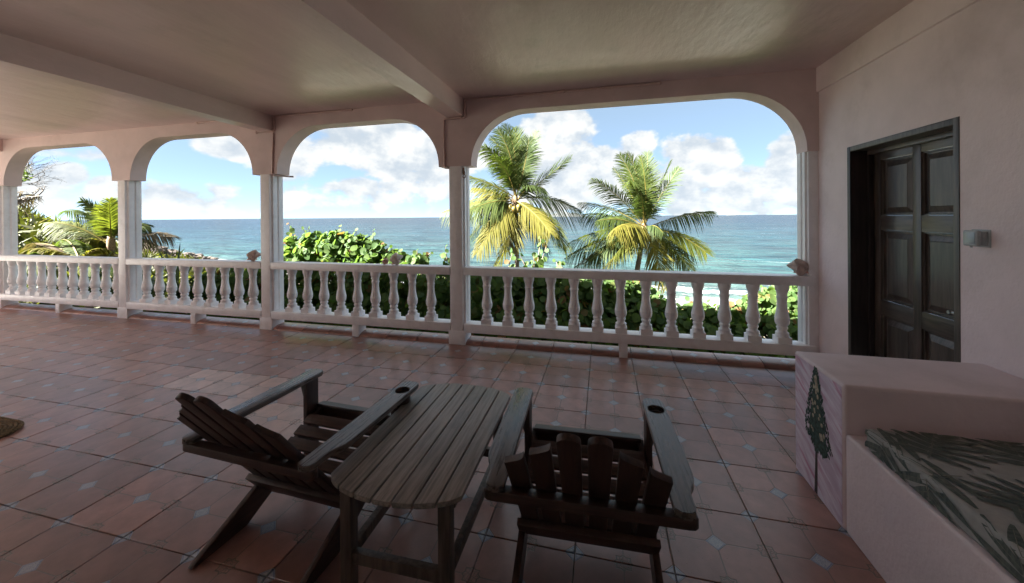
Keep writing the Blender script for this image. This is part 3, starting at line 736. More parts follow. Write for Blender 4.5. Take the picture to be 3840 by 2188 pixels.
for i in range(NA+1):
    phi = R(-180+360*i/NA); Rr = shore(phi)
    for j in range(NR+1):
        r_ = 3.0*((Rr*1.3)/3.0)**(j/NR)
        x, y = PC.x+r_*math.sin(phi), PC.y+r_*math.cos(phi); tm.v.append(Vector((x, y, ground_z(x, y))))
for i in range(NA):
    for j in range(NR): a = i*(NR+1)+j; tm.f.append((a, a+NR+1, a+NR+2, a+1))
def ground_mat():
    m = bpy.data.materials.new('hillside'); m.use_nodes = True; t = NT(m.node_tree); MATS['hillside'] = m
    g_ = t.n('ShaderNodeNewGeometry'); sp = t.n('ShaderNodeSeparateXYZ', Vector=g_.outputs['Position'])
    n1 = t.noise(g_.outputs['Position'], .35, 6, .6); n2 = t.noise(g_.outputs['Position'], 3.0, 4, .6)
    c = t.mix(t.ss(n1, .4, .65), (.11, .105, .075), (.28, .26, .225)); c = t.mix(t.m('MULTIPLY', n2, .5), c, (.05, .06, .02))
    beach = t.ss(t.m('ADD', sp.outputs[2], t.m('MULTIPLY', n1, 1.2)), SEA+2.3, SEA+1.5); c = t.mix(beach, c, (.40, .34, .25))
    b = t.n('ShaderNodeBsdfPrincipled', Roughness=.9); t.set(b.inputs['Base Color'], c)
    bp = t.n('ShaderNodeBump', Strength=.6, Distance=.15, Height=n2); t.set(b.inputs['Normal'], bp)
    o = t.n('ShaderNodeOutputMaterial'); t.set(o.inputs[0], b)
ground_mat()
struct(tm.build('ground', 'hillside'))

sm = MB(); sh_at = []; al_at = []
rs = [24+.75*k for k in range(190)]
while rs[-1] < 70000: rs.append(rs[-1]*1.055)
NS = 520; phis = [R(-150+270*i/NS) for i in range(NS+1)]; shs = [shore(p_) for p_ in phis]
for j, r_ in enumerate(rs):
    for i, phi in enumerate(phis):
        x, y = PC.x+r_*math.sin(phi), PC.y+r_*math.cos(phi); sd_ = r_-shs[i]; z = SEA
        if r_ < 400:
            al = phi*shs[i]; fade = max(0, 1-r_/400)
            ph = sd_*.42+2.2*noise.noise(Vector((al*.035, sd_*.02, 0)))
            cr_ = max(0, math.sin(ph))**3
            z += .55*cr_*math.exp(-max(0, sd_)/45)*(1 if sd_ > 2 else max(0, (sd_+3)/5))*(.5+.5*noise.noise(Vector((al*.06, 3, 0))))
            z += .22*noise.noise(Vector((x*.16, y*.16, 0)))*fade*min(1, max(0, sd_/15))
        sm.v.append(Vector((x, y, z))); sh_at.append(sd_); al_at.append(phi*60)
n_ = NS+1
for j in range(len(rs)-1):
    for i in range(NS): a = j*n_+i; sm.f.append((a, a+1, a+n_+1, a+n_))
def sea_mat():
    m = bpy.data.materials.new('sea_water'); m.use_nodes = True; t = NT(m.node_tree); MATS['sea_water'] = m
    g_ = t.n('ShaderNodeNewGeometry'); sd_ = t.n('ShaderNodeAttribute', {'attribute_name': 'shore'}).outputs['Fac']; al = t.n('ShaderNodeAttribute', {'attribute_name': 'along'}).outputs['Fac']
    P = g_.outputs['Position']
    nA = t.noise(P, .012, 4, .6); nB = t.noise(P, .05, 5, .6)
    w = t.m('MULTIPLY_ADD', t.m('SUBTRACT', nA, .5), 1.1, t.m('LOGARITHM', t.m('MAXIMUM', sd_, 1.0), 10.0))
    w = t.m('MULTIPLY_ADD', t.m('SUBTRACT', nB, .5), .55, w)
    rp = t.n('ShaderNodeValToRGB', Fac=t.m('MULTIPLY', w, .25)); e = rp.color_ramp.elements
    stops = [(.0, (.058, .066, .058)), (.27, (.036, .060, .055)), (.42, (.016, .042, .043)), (.54, (.0075, .026, .034)), (.70, (.0038, .0145, .025)), (1.0, (.003, .0105, .020))]
    e[0].position, e[0].color = stops[0][0], col(stops[0][1]); e[1].position, e[1].color = stops[-1][0], col(stops[-1][1])
    for p_, c_ in stops[1:-1]: q = e.new(p_); q.color = col(c_)
    c = rp.outputs[0]
    sv = t.n('ShaderNodeMapping', Scale=(.35, 1, 1), Rotation=(0, 0, R(14))); t.set(sv.inputs[0], P)
    chop_shade = t.m('ADD', t.m('MULTIPLY', t.noise(sv.outputs[0], .32, 5, .65), .6), t.m('MULTIPLY', t.noise(sv.outputs[0], .05, 6, .65), .4))
    c = t.mix(t.ss(chop_shade, .38, .62), t.mix(1.0, c, (.36, .46, .54), 'MULTIPLY'), t.mix(1.0, c, (1.55, 1.45, 1.38), 'MULTIPLY'))  # light and shade of wave faces put into the water colour as streaks
    # foam: breakers near the shore, a few whitecaps further out
    fv = t.n('ShaderNodeCombineXYZ', X=t.m('MULTIPLY', sd_, .55), Y=t.m('MULTIPLY', al, .16), Z=0.0).outputs[0]
    f1 = t.noise(fv, .42, 7, .62, .6); f2 = t.noise(P, .9, 5, .65)
    near = t.ss(sd_, 34.0, -1.0)
    foam = t.ss(t.m('ADD', t.m('MULTIPLY_ADD', near, .34, f1), t.m('MULTIPLY', t.m('SUBTRACT', f2, .5), .30)), .68, .80)
    wash = t.ss(t.m('MULTIPLY_ADD', f2, 5.0, sd_), 5.5, 2.5)
    cv = t.n('ShaderNodeMapping', Scale=(.09, .3, .1), Rotation=(0, 0, R(18))); t.set(cv.inputs[0], P)
    caps = t.m('MULTIPLY', t.ss(t.noise(cv.outputs[0], 1.0, 6, .62), .69, .73), t.ss(sd_, 1400.0, 300.0))
    foam = t.m('MAXIMUM', t.m('MAXIMUM', foam, wash), t.m('MULTIPLY', caps, .7))
    c = t.mix(foam, c, (.22, .225, .22))
    b = t.n('ShaderNodeBsdfPrincipled', IOR=1.33); t.set(b.inputs['Base Color'], c)
    t.set(b.inputs['Roughness'], t.m('MULTIPLY_ADD', foam, .5, .22)); b.inputs['Specular IOR Level'].default_value = .45
    mv = t.n('ShaderNodeMapping', Scale=(.55, 1, 1), Rotation=(0, 0, R(14))); t.set(mv.inputs[0], P)
    h = t.m('ADD', t.m('MULTIPLY', t.noise(mv.outputs[0], .22, 6, .62), 1.6), t.m('MULTIPLY', t.noise(mv.outputs[0], .035, 5, .6), 5.0))
    bp = t.n('ShaderNodeBump', Strength=.9, Distance=1.6, Height=h); t.set(b.inputs['Normal'], bp)
    o = t.n('ShaderNodeOutputMaterial'); t.set(o.inputs[0], b)
sea_mat()
so_ = struct(sm.build('sea', 'sea_water', ang=180))
for nm, da in (('shore', sh_at), ('along', al_at)):
    a = so_.data.attributes.new(nm, 'FLOAT', 'POINT'); a.data.foreach_set('value', da)

# far islands
def island(prof, d, name='island'):
    q = MB(); n_ = len(prof)
    for k_, (dd, zf) in enumerate(((0, 0), (.25*d/9, .55), (.5*d/9, 1.0), (.8*d/9, .6), (1.1*d/9, 0))):
        for (u, v) in prof:
            base = at(u, 812, d+dd); top = at(u, v, d+dd); hz = (top.z-SEA)*zf
            q.v.append(Vector((base.x, base.y, SEA-2+max(0, hz)+(12*noise.noise(Vector((u*.05, k_, 0))) if 0 < zf else 0))))
    for k_ in range(4):
        for i in range(n_-1): a = k_*n_+i; q.f.append((a, a+1, a+n_+1, a+n_))
    struct(q.build(name, 'island_rock'))
island([(1985, 818), (2000, 806), (2020, 793), (2036, 789), (2055, 796), (2072, 803), (2086, 798), (2105, 791), (2120, 793), (2140, 800), (2160, 799), (2185, 806), (2200, 818)], 9000)
island([(2722, 818), (2730, 804), (2740, 801), (2752, 805), (2762, 818)], 9000)

# shore rocks
rr_ = random.Random(21)
def rock_mesh(seed):
    bm = bmesh.new(); bmesh.ops.create_icosphere(bm, subdivisions=3, radius=1)
    for v_ in bm.verts:
        p_ = v_.co.copy(); k_ = 1+.45*noise.noise(p_*1.1+Vector((seed*7.1, 0, 0)))+.22*noise.noise(p_*2.7+Vector((0, seed*3.3, 0)))
        q_ = noise.cell(p_*1.7+Vector((seed, 0, 0)))*.12
        v_.co = p_*(k_+q_); v_.co.z *= .62
    me = bpy.data.meshes.new('rock'); bm.to_mesh(me); bm.free(); me.materials.append(MATS['rock']); return me
rms = [rock_mesh(i) for i in range(5)]
for k_, (u, v, d, sz) in enumerate([(560, 952, 62, 2.6), (600, 956, 66, 2.4), (640, 952, 70, 3.0), (682, 958, 74, 2.2), (720, 964, 78, 2.0), (745, 968, 82, 1.6), (770, 968, 84, 1.5), (795, 972, 80, 1.0), (660, 965, 66, 1.8), (585, 962, 60, 2.2), (520, 945, 60, 3.5), (845, 1010, 60, .9), (880, 1030, 56, .8)]):
    p_ = at(u, v, d); p_.z = max(p_.z, SEA-.2)-.1*sz
    tag(obj('rock', rms[k_ % 5], None, p_, (0, 0, rr_.uniform(0, 6)), (sz*rr_.uniform(.7, 1.1), sz*rr_.uniform(.7, 1.1), sz*rr_.uniform(.45, .7))), 'brown shore rock at the rocky point beyond the balustrade', 'rock', 'rocks along the point')

# ------------------------------------------------------------------ palms
def bez(a, c, b, t_): return a*(1-t_)**2+c*(2*t_*(1-t_))+b*t_*t_
def frond(parent, P0, C, P1, m_, L=.85, pairs=78, droop=.45, rachis='rachis_yellow', rnd=random, sparse=0.0, width=.044, twist=0.0):
    q = MB(); org = parent.location
    pts = [bez(P0, C, P1, i/16) for i in range(17)]
    tot = sum((pts[i+1]-pts[i]).length for i in range(16)); L = min(L, tot*.36)
    view = (CAM-P0).normalized(); tws = rnd.choice((-1, 1))*rnd.uniform(.45, .95)
    for i in range(pairs):
        t_ = .13+.87*(i+.5)/pairs
        p_ = bez(P0, C, P1, t_); tg = ((C-P0)*(2*(1-t_))+(P1-C)*(2*t_)).normalized()
        side = tg.cross(Vector((0, 0, 1)))
        if side.length < .35: side = side*.5+tg.cross(view)*.7
        side = side.normalized(); up = side.cross(tg).normalized()
        tw_ = twist or (tws if abs(side.dot(view)) > .6 else tws*.4)
        side = Matrix.Rotation(tw_, 3, tg) @ side; up = side.cross(tg).normalized()
        ln = L*(.30+.70*math.sin(PI*min(1, .12+.80*t_)))*(1 if t_ < .9 else 1-.5*(t_-.9)/.1)
        for s_ in (-1, 1):
            if rnd.random() < sparse: continue
            l_ = ln*rnd.uniform(.82, 1.08); ang = .50+.55*t_+rnd.uniform(-.08, .08)
            d = (side*s_*math.cos(ang)+tg*math.sin(ang)+up*rnd.uniform(.0, .22)).normalized()
            w_ = width*rnd.uniform(.8, 1.1)*(.6+.4*math.sin(PI*t_)); wd = d.cross(up).normalized()
            if abs(wd.dot(view)) > .9: wd = (wd+up*.4).normalized()
            hz_ = max(0, 1-abs(tg.z)*1.5); g_ = Vector((.12, 0, -1))*droop*(1.0+1.1*hz_)*rnd.uniform(.7, 1.3)
            b0 = len(q.v); pp = p_
            for k_, (f_, ww) in enumerate(((0, .55), (.34, 1.0), (.70, .75), (1.0, .04))):
                c_ = p_+d*(l_*f_)+g_*(l_*f_*f_*.75)
                q.v += [c_-wd*w_*.5*ww, c_+wd*w_*.5*ww]
            for k_ in range(3): q.f.append((b0+2*k_, b0+2*k_+2, b0+2*k_+3, b0+2*k_+1))
    o = q.build('frond', m_, parent, True, ang=180)
    MB().tube(pts, [.030*(1-.85*i/16) for i in range(17)], 5).build('midrib', rachis, o).location = -org
    return o
def r3(x, y): return (1640+x/1.324, 300+y/1.324)
def z1(x, y): return (x/1.2133, y/1.2133)
def palm(label, conv, crown, depth, fronds, seed, trunk_px, nuts=(), tr=.105, group=None, L=.9):
    rnd = random.Random(seed); P0 = at(*conv(*crown), depth)
    base = at(*conv(*trunk_px), depth); gz = ground_z(base.x, base.y)
    # carry the trunk line on down to the ground
    t = thing('coconut_palm', label, 'palm tree', (base.x, base.y, gz-.2), 0, group)
    low = base.copy()
    tp = [Vector((base.x+(base.x-P0.x)*.25, base.y, gz-.3)), low*.5+Vector((base.x+(base.x-P0.x)*.25, base.y, gz-.3))*.5, low, low*.5+P0*.5, P0]
    fine = []
    for i in range(len(tp)-1): fine += [tp[i].lerp(tp[i+1], k_/9) for k_ in range(9)]
    fine.append(P0); nf = len(fine)
    MB().tube(fine, [tr*(1.5-.6*i/nf)*(1+.045*((i % 2)*2-1)) for i in range(nf)], 12).build('trunk', 'palm_trunk', t, True)
    MB().tube([P0+Vector((0, 0, -.45)), P0+Vector((0, 0, -.2)), P0+Vector((0, 0, .12)), P0+Vector((0, 0, .3))], [tr*.8, tr*1.5, tr*1.6, tr*.6], 10).build('crown_shaft', 'coir_fibre', t, True)
    for (tx, ty, cx_, cy_, dz, m_, sp, dr_) in fronds:
        sc = depth+dz
        P1 = at(*conv(tx, ty), sc); C = at(*conv(cx_, cy_), depth+dz*.45)
        frond(t, P0+Vector((rnd.uniform(-.06, .06), rnd.uniform(-.06, .06), rnd.uniform(-.1, .15))), C, P1, m_, L=L*1.15, droop=dr_, rnd=rnd, sparse=sp, rachis='frond_dry' if m_ == 'frond_dry' else 'rachis_yellow')
    for (nx_, ny_, dd) in nuts:
        c = at(*conv(nx_, ny_), depth+dd)
        MB().lathe([(.01, -.15), (.07, -.12), (.115, -.04), (.12, .03), (.09, .10), (.04, .14), (.01, .15)], 12, c).build('coconut', 'coconut', t, True)
    return t
G, D, Y, LM, DR = 'frond_green', 'frond_dark', 'frond_yellow', 'frond_lime', 'frond_dry'
palm('tall coconut palm with green coconuts, next to the hook column', r3, (387, 600), 18.0, [
    (335, 222, 420, 380, .4, G, 0, .35), (300, 245, 400, 400, -.8, G, 0, .35), (262, 290, 385, 380, .8, D, 0, .5), (222, 330, 350, 400, -1.0, G, 0, .6), (385, 240, 430, 400, 1.0, G, 0, .3),
    (492, 258, 425, 410, .5, D, .1, .4), (455, 290, 440, 430, -.6, D, .15, .4), (662, 388, 520, 500, .6, D, .15, .15), (530, 540, 450, 500, -1.4, D, 0, .7), (716, 664, 580, 560, .8, D, 0, .7), (636, 832, 560, 650, -.8, LM, 0, .8),
    (545, 850, 460, 680, .6, D, .1, .8), (560, 760, 480, 640, -1.2, Y, 0, .8), (292, 922, 405, 720, -.4, Y, .1, .5), (350, 850, 380, 700, 1.0, DR, .2, .7), (195, 865, 320, 650, -1.0, Y, 0, .7), (215, 800, 330, 640, .6, LM, 0, .7),
    (158, 790, 260, 660, .9, D, .1, .7), (150, 655, 270, 585, -.5, G, 0, .7), (25, 660, 230, 590, .7, LM, 0, .6), (150, 605, 280, 570, 1.2, D, 0, .7), (150, 478, 290, 520, -.6, LM, 0, .5), (175, 540, 290, 560, .5, Y, .1, .5), (270, 380, 370, 450, -1.2, G, 0, .6)],
    31, (396, 915), [(366, 632, -.35), (380, 642, -.45), (397, 648, -.4), (372, 655, -.2), (404, 632, -.3)], tr=.09, group='coconut palms beyond the long balustrade')
palm('coconut palm with a lower crown, standing farther from the hook column', r3, (1028, 738), 18.5, [
    (905, 372, 1010, 520, -.6, G, 0, .4), (945, 365, 1030, 520, .6, G, 0, .4), (1010, 380, 1050, 540, -1.0, G, 0, .5), (1042, 362, 1050, 540, .8, D, 0, .3), (875, 440, 985, 570, .8, D, 0, .5), (960, 500, 1000, 520, -1.6, G, 0, .7),
    (1160, 408, 1085, 570, .6, D, .1, .3), (1198, 440, 1100, 580, -.8, D, .1, .4), (1368, 655, 1210, 660, .7, D, 0, .6), (1333, 858, 1210, 745, -.7, LM, 0, .7), (1252, 942, 1140, 780, .4, LM, 0, .7), (1132, 1040, 1075, 800, -.6, Y, 0, .4),
    (1220, 900, 1110, 800, 1.0, Y, .1, .6), (820, 938, 975, 790, -.8, Y, 0, .8), (690, 928, 900, 780, .6, DR, .1, .7), (640, 885, 850, 770, 1.0, D, 0, .8), (750, 900, 900, 790, -.4, D, 0, .8), (648, 815, 850, 715, -.6, LM, 0, .7), (890, 860, 980, 780, -1.2, LM, 0, .9),
    (705, 610, 880, 620, .6, D, 0, .5), (768, 495, 920, 570, -.6, G, 0, .5), (725, 668, 880, 665, 1.0, D, 0, .6), (880, 745, 960, 690, -1.8, Y, 0, .8), (1120, 760, 1080, 700, -1.5, D, 0, .8), (800, 700, 920, 670, -1.0, G, 0, .7), (1010, 560, 1020, 610, -1.4, D, 0, .7)],
    47, (993, 940), [(1060, 745, -.3), (1072, 752, -.25)], tr=.105, group='coconut palms beyond the long balustrade')
palm('bushy young palm half hidden by the beamless column', z1, (505, 1105), 17.0, [
    (298, 962, 440, 940, .5, G, 0, .6), (372, 915, 460, 960, -.5, G, 0, .5), (430, 930, 480, 990, .8, LM, 0, .5), (498, 908, 500, 990, -.8, LM, 0, .4), (545, 920, 520, 990, .4, G, 0, .4), (590, 930, 540, 980, .4, G, 0, .4), (190, 1018, 350, 1000, -.6, LM, 0, .8),
    (250, 1065, 370, 1030, .6, G, 0, .8), (180, 1160, 330, 1080, -.8, Y, 0, .8), (340, 1170, 420, 1090, .8, LM, 0, .8), (790, 1078, 650, 1040, .4, DR, .2, .5), (680, 1030, 600, 1010, .5, G, 0, .5), (700, 1120, 610, 1060, .8, D, .1, .6), (120, 1090, 300, 1040, 1.0, DR, .1, .8), (300, 1120, 400, 1050, 1.2, DR, .1, .9), (420, 1000, 480, 1000, 1.2, G, 0, .6)],
    53, (505, 1160), tr=.10, L=.95)
def low_palm(label, crown, depth, fronds, seed):
    rnd = random.Random(seed); P0 = at(*crown, depth); gz = ground_z(P0.x, P0.y)
    t = thing('young_palm', label, 'palm tree', (P0.x, P0.y, gz-.1))
    MB().tube([(P0.x, P0.y, gz-.2), (P0.x+.03, P0.y, (gz+P0.z)/2), tuple(P0)], [.11, .09, .08], 10).build('trunk', 'palm_trunk', t, True)
    for (tx, ty, cx_, cy_, dz, m_, sp, dr_) in fronds:
        frond(t, P0.copy(), at(cx_, cy_, depth+dz*.5), at(tx, ty, depth+dz), m_, L=.8, droop=dr_, rnd=rnd, sparse=sp, pairs=56)
low_palm('low palm with yellowing fronds spread along the balustrade of eleven', (300, 985), 10.5, [
    (60, 950, 180, 905, -.4, Y, 0, .8), (110, 915, 210, 900, .6, DR, 0, .9), (420, 945, 360, 915, .3, Y, 0, .9), (170, 1060, 230, 960, -.4, LM, 0, .7), (60, 1040, 160, 960, .5, LM, 0, .7), (430, 1060, 380, 970, -.3, G, 0, .7), (330, 1090, 320, 980, -.6, LM, 0, .6), (230, 900, 270, 890, .8, G, 0, .8), (480, 980, 400, 930, .6, DR, .1, .8)], 61)
low_palm('low green palm tucked behind the column beside the bare tree', (60, 1000), 9.5, [
    (150, 1060, 120, 980, -.3, G, 0, .7), (20, 945, 50, 950, .3, LM, 0, .7), (140, 955, 110, 940, .5, G, 0, .8), (-60, 960, 10, 950, .4, G, 0, .8), (170, 1010, 130, 960, -.4, LM, 0, .8), (60, 1110, 70, 1020, -.5, G, 0, .6)], 67)

# dry, wind-stripped palm beside the far column
P0 = at(5, 780, 8.6); dp = thing('dead_palm', 'wind-stripped dead palm with curled dry fronds beside the far column', 'palm tree', (P0.x-.1, P0.y, ground_z(P0.x, P0.y)-.1))
MB().tube([(P0.x-.15, P0.y, ground_z(P0.x, P0.y)-.2), (P0.x-.05, P0.y, -.5), tuple(P0)], [.14, .11, .09], 10).build('trunk', 'palm_trunk', dp, True)
rd = random.Random(9)
for (tx, ty, cx_, cy_) in [(150, 705, 130, 745), (168, 695, 172, 745), (160, 738, 90, 730), (120, 765, 100, 725), (95, 800, 85, 740), (70, 830, 70, 760), (140, 748, 100, 700), (130, 720, 60, 700)]:
    frond(dp, P0.copy(), at(cx_, cy_, 8.6+rd.uniform(-.4, .4)), at(tx, ty, 8.6+rd.uniform(-.5, .5)), 'frond_dry', L=.24, droop=.9, rnd=rd, sparse=.65, pairs=18, rachis='dead_twig', width=.025)

# bare tree
def bare_tree():
    base = at(-120, 1000, 10.5); base.z = ground_z(base.x, base.y)
    t = thing('bare_tree', 'bare twiggy tree reaching into the arch beside the far column', 'tree', tuple(base))
    rb = random.Random(77); tw = MB(); lim = MB()
    top = at(20, 700, 10.2)
    lim.tube([base, base.lerp(top, .5)+Vector((-.2, 0, .1)), top], [.12, .09, .05], 8)
    lim.build('trunk', 'bark', t, True)
    def grow(p_, d, l, r_, lev):
        q = p_+d*l; mid = p_.lerp(q, .5)+Vector((rb.gauss(0, .05), rb.gauss(0, .05), rb.gauss(0, .05)))*l
        tw.tube([p_, mid, q], [r_, r_*.85, r_*.65], 4, cap=False)
        if lev == 0: return
        for k_ in range(rb.choice((2, 3, 3))):
            nd = (d+Vector((rb.gauss(0, .5), rb.gauss(0, .5), rb.gauss(.12, .45)))).normalized()
            grow(q if k_ else mid, nd, l*rb.uniform(.62, .85), r_*.62, lev-1)
    for (u, v) in ((120, 640), (135, 600), (90, 610), (140, 660), (100, 680)):
        e = at(u, v, 10.0+rb.uniform(-.3, .3)); d = (e-top); grow(top, d.normalized(), d.length*.42, .022, 5)
    tw.build('twigs', 'dead_twig', t, True)
    lf = MB()
    for k_ in range(90):
        c = at(rb.gauss(92, 12), rb.gauss(655, 14), 10+rb.uniform(-.3, .3)); a = Vector((rb.gauss(0, 1), rb.gauss(0, 1), rb.gauss(0, 1))).normalized()*.05; b = a.orthogonal().normalized()*.022
        lf.add([c-a, c+b, c+a, c-b], [(0, 1, 2, 3)])
    lf.build('leaves', 'low_leaf', t, True, smooth=False)
bare_tree()

# ------------------------------------------------------------------ sea grape shrubs: round leaves picked out singly, the mass behind joined
def grape_leaf(m_):
    q = MB(); n_ = 12; q.v.append(Vector((0, .0, .004)))
    for k_ in range(n_):
        a = 2*PI*k_/n_; r_ = 1.0-(.16 if k_ == 9 else 0); q.v.append(Vector((r_*math.cos(a)*1.04, r_*math.sin(a)*.95, .16*math.cos(a)**2+.05*math.sin(2*a))))
    for k_ in range(n_): q.f.append((0, 1+k_, 1+(k_+1) % n_))
    return q
gl_me = grape_leaf(0).mesh('leaf', 'grape_leaf', ang=180)
GLV, GLF = [v_.co.copy() for v_ in gl_me.vertices], [tuple(p_.vertices) for p_ in gl_me.polygons]
def grape_bush(label, lumps, sprigs, base, seed, per=14.0, nsingle=240, conv=r3, far=1.0):
    lumps = [(x, y, d*far, r_*far) for x, y, d, r_ in lumps]; sprigs = [(x, y, d*far, l_*far, n_) for x, y, d, l_, n_ in sprigs]
    rb = random.Random(seed); bz = Vector((base[0], base[1], ground_z(base[0], base[1])-.1))
    t = thing('sea_grape_shrub', label, 'shrub', tuple(bz), 0, 'sea grape shrubs outside the balustrades')
    st = MB(); L_ = []
    cents = []
    for (x, y, d, r_) in lumps:
        c = at(*conv(x, y), d); cents.append((c, r_))
        st.tube([bz+Vector((rb.uniform(-.3, .3), rb.uniform(-.2, .2), 0)), bz.lerp(c, .55)+Vector((rb.uniform(-.2, .2), rb.uniform(-.2, .2), -.1)), c], [.035, .024, .012], 5, cap=False)
        nl = int(per*40*r_*r_*4)
        for k_ in range(nl):
            dv_ = Vector((rb.gauss(0, 1), rb.gauss(0, 1), rb.gauss(0, 1))).normalized(); rr = r_*rb.uniform(.45, 1.08)**.6
            p_ = c+dv_*rr
            nrm = (dv_*.8+Vector((rb.gauss(0, .6), rb.gauss(-.25, .6), rb.gauss(.35, .5)))).normalized()
            L_.append((p_, nrm, rb.uniform(.042, .086)))
        for k_ in range(int(10*r_*6)):                                # twigs
            dv_ = Vector((rb.gauss(0, 1), rb.gauss(0, 1), abs(rb.gauss(.3, .8)))).normalized()
            st.tube([c+dv_*r_*.1, c+dv_*r_*.95], [.010, .004], 4, cap=False)
    for (x, y, d, ln, n_) in sprigs:
        tip = at(*conv(x, y), d); c = min(cents, key=lambda q_: (q_[0]-tip).length)[0]; root = tip+(c-tip).normalized()*min(ln, (c-tip).length)
        st.tube([root, root.lerp(tip, .5)+Vector((0, 0, .03)), tip], [.011, .009, .005], 5, cap=False)
        for k_ in range(n_):
            f_ = k_/max(1, n_-1); p_ = root.lerp(tip, f_); a = k_*2.4+rb.uniform(-.4, .4); off = Vector((math.cos(a), math.sin(a)*.8, rb.uniform(-.1, .35)))
            s_ = .100-.055*f_; L_.append((p_+off*s_*.9, (Vector((off.x*.25, -.75, .45))+Vector((rb.gauss(0, .45), rb.gauss(0, .35), rb.gauss(0, .4)))).normalized(), s_*rb.uniform(.75, 1.05)))
    # those that show largest: nearest the veranda and not buried
    def score(e):
        p_ = e[0]; z = pix(p_)[2]; bur = min(((p_-c).length/r_) for c, r_ in cents); return z-.5*min(1.2, bur)-4*e[2]
    L_.sort(key=score)
    mass = MB()
    for i, (p_, nrm, s_) in enumerate(L_):
        qt = nrm.to_track_quat('Z', 'Y') @ Matrix.Rotation(rb.uniform(0, 2*PI), 3, 'Z').to_quaternion()
        if i < nsingle:
            o = obj('leaf', gl_me, t, p_-bz, (0, 0, 0), s_); o.rotation_euler = qt.to_euler()
        else:
            b0 = len(mass.v); mass.v += [p_+qt @ (v_*s_) for v_ in GLV]; mass.f += [tuple(j+b0 for j in f_) for f_ in GLF]
    st.build('stems', 'stem', t, True)
    stuff(mass.build('foliage', 'grape_leaf_mass', t, True, ang=180))
def r2(x, y): return (960+x/1.456, 350+y/1.456)
grape_bush('tall sea grape shrub rising above the rail behind the conch pair',
    [(215, 880, 7.9, .36), (320, 860, 7.7, .36), (440, 850, 7.5, .36), (550, 860, 7.4, .33), (640, 890, 7.3, .30), (760, 935, 7.2, .27), (880, 950, 7.1, .25),
     (220, 1030, 7.4, .45), (400, 1030, 7.2, .45), (590, 1040, 7.0, .45), (790, 1060, 7.0, .45), (960, 1080, 6.9, .42), (250, 1210, 7.0, .5), (480, 1220, 6.8, .5), (720, 1230, 6.7, .5), (950, 1230, 6.6, .5), (300, 1380, 6.5, .5), (600, 1390, 6.4, .5), (880, 1390, 6.3, .5)],
    [(180, 716, 7.9, .5, 8), (200, 760, 7.7, .3, 6), (255, 740, 7.6, .45, 7), (285, 735, 7.6, .4, 6), (375, 765, 7.5, .35, 6), (455, 728, 7.3, .5, 7), (470, 790, 7.2, .3, 5), (545, 748, 7.2, .4, 6), (640, 748, 7.2, .5, 7), (690, 822, 7.2, .3, 6), (735, 838, 7.1, .3, 6), (800, 860, 7.1, .25, 5), (880, 855, 7.1, .3, 6), (955, 872, 7.0, .25, 6), (930, 880, 7.0, .25, 5)],
    (-3.4, 4.0), 101, conv=r2, far=1.12)
grape_bush('dense sea grape shrub below the tall palm, sprigs over the rail',
    [(60, 1040, 7.2, .4), (190, 1060, 7.2, .42), (330, 1050, 7.2, .42), (480, 1040, 7.3, .42), (620, 1060, 7.2, .42), (120, 1200, 6.9, .5), (300, 1200, 6.9, .5), (480, 1200, 6.9, .5), (640, 1200, 6.9, .5), (100, 1330, 6.6, .5), (330, 1340, 6.6, .5), (560, 1350, 6.5, .5)],
    [(375, 845, 7.3, .6, 8), (410, 870, 7.3, .5, 6), (480, 868, 7.4, .5, 7), (515, 785, 8.2, .9, 10), (540, 830, 8.0, .7, 7), (590, 898, 7.4, .3, 5), (40, 828, 7.4, .6, 7), (30, 870, 7.4, .4, 5), (620, 915, 7.4, .3, 4), (200, 985, 7.0, .2, 4)],
    (-.6, 2.6), 103, far=.97)
grape_bush('sea grape shrub reaching below the lower palm crown',
    [(760, 1070, 7.2, .42), (900, 1075, 7.2, .42), (980, 1060, 7.3, .34), (1080, 1180, 7.0, .38), (800, 1210, 6.9, .5), (980, 1220, 6.8, .5), (1140, 1250, 6.7, .42), (780, 1350, 6.5, .5), (1050, 1370, 6.4, .5)],
    [(960, 1000, 7.2, .3, 6), (1000, 1015, 7.2, .3, 6), (1105, 1065, 7.0, .35, 7), (1080, 1110, 7.0, .25, 5), (1130, 1120, 7.0, .25, 5), (850, 990, 7.2, .2, 5)],
    (.7, 2.5), 107, far=.97)
grape_bush('low sea grape shrub nearest the door wall with gaps to the surf',
    [(1250, 1210, 7.0, .36), (1370, 1230, 6.9, .36), (1480, 1220, 6.9, .38), (1600, 1160, 7.0, .38), (1720, 1130, 7.1, .40), (1830, 1110, 7.2, .42), (1300, 1330, 6.6, .46), (1480, 1340, 6.5, .46), (1660, 1300, 6.6, .5), (1830, 1290, 6.7, .5), (1400, 1430, 6.3, .45), (1650, 1440, 6.3, .5), (1930, 1200, 7.0, .5)],
    [(1250, 1092, 7.0, .4, 7), (1335, 1098, 7.0, .4, 6), (1390, 1120, 6.9, .35, 5), (1470, 1095, 6.9, .4, 6), (1525, 1085, 6.9, .4, 6), (1615, 1030, 7.0, .4, 7), (1690, 1050, 7.0, .3, 6), (1755, 1035, 7.0, .3, 6), (1800, 1035, 7.1, .3, 6), (1650, 1080, 6.9, .3, 6)],
    (2.0, 2.4), 109, far=.97)
grape_bush('small sea grape shrub behind the conch shell column',
    [(940, 1330, 8.0, .40), (1060, 1300, 7.9, .4), (1180, 1320, 7.8, .42), (850, 1400, 7.8, .4), (1000, 1450, 7.5, .5), (1200, 1450, 7.2, .5)], [(930, 1280, 7.9, .3, 6), (1000, 1265, 7.9, .3, 5), (1190, 1255, 7.8, .3, 5)],
    (-5.2, 2.8), 113, conv=z1, nsingle=120)

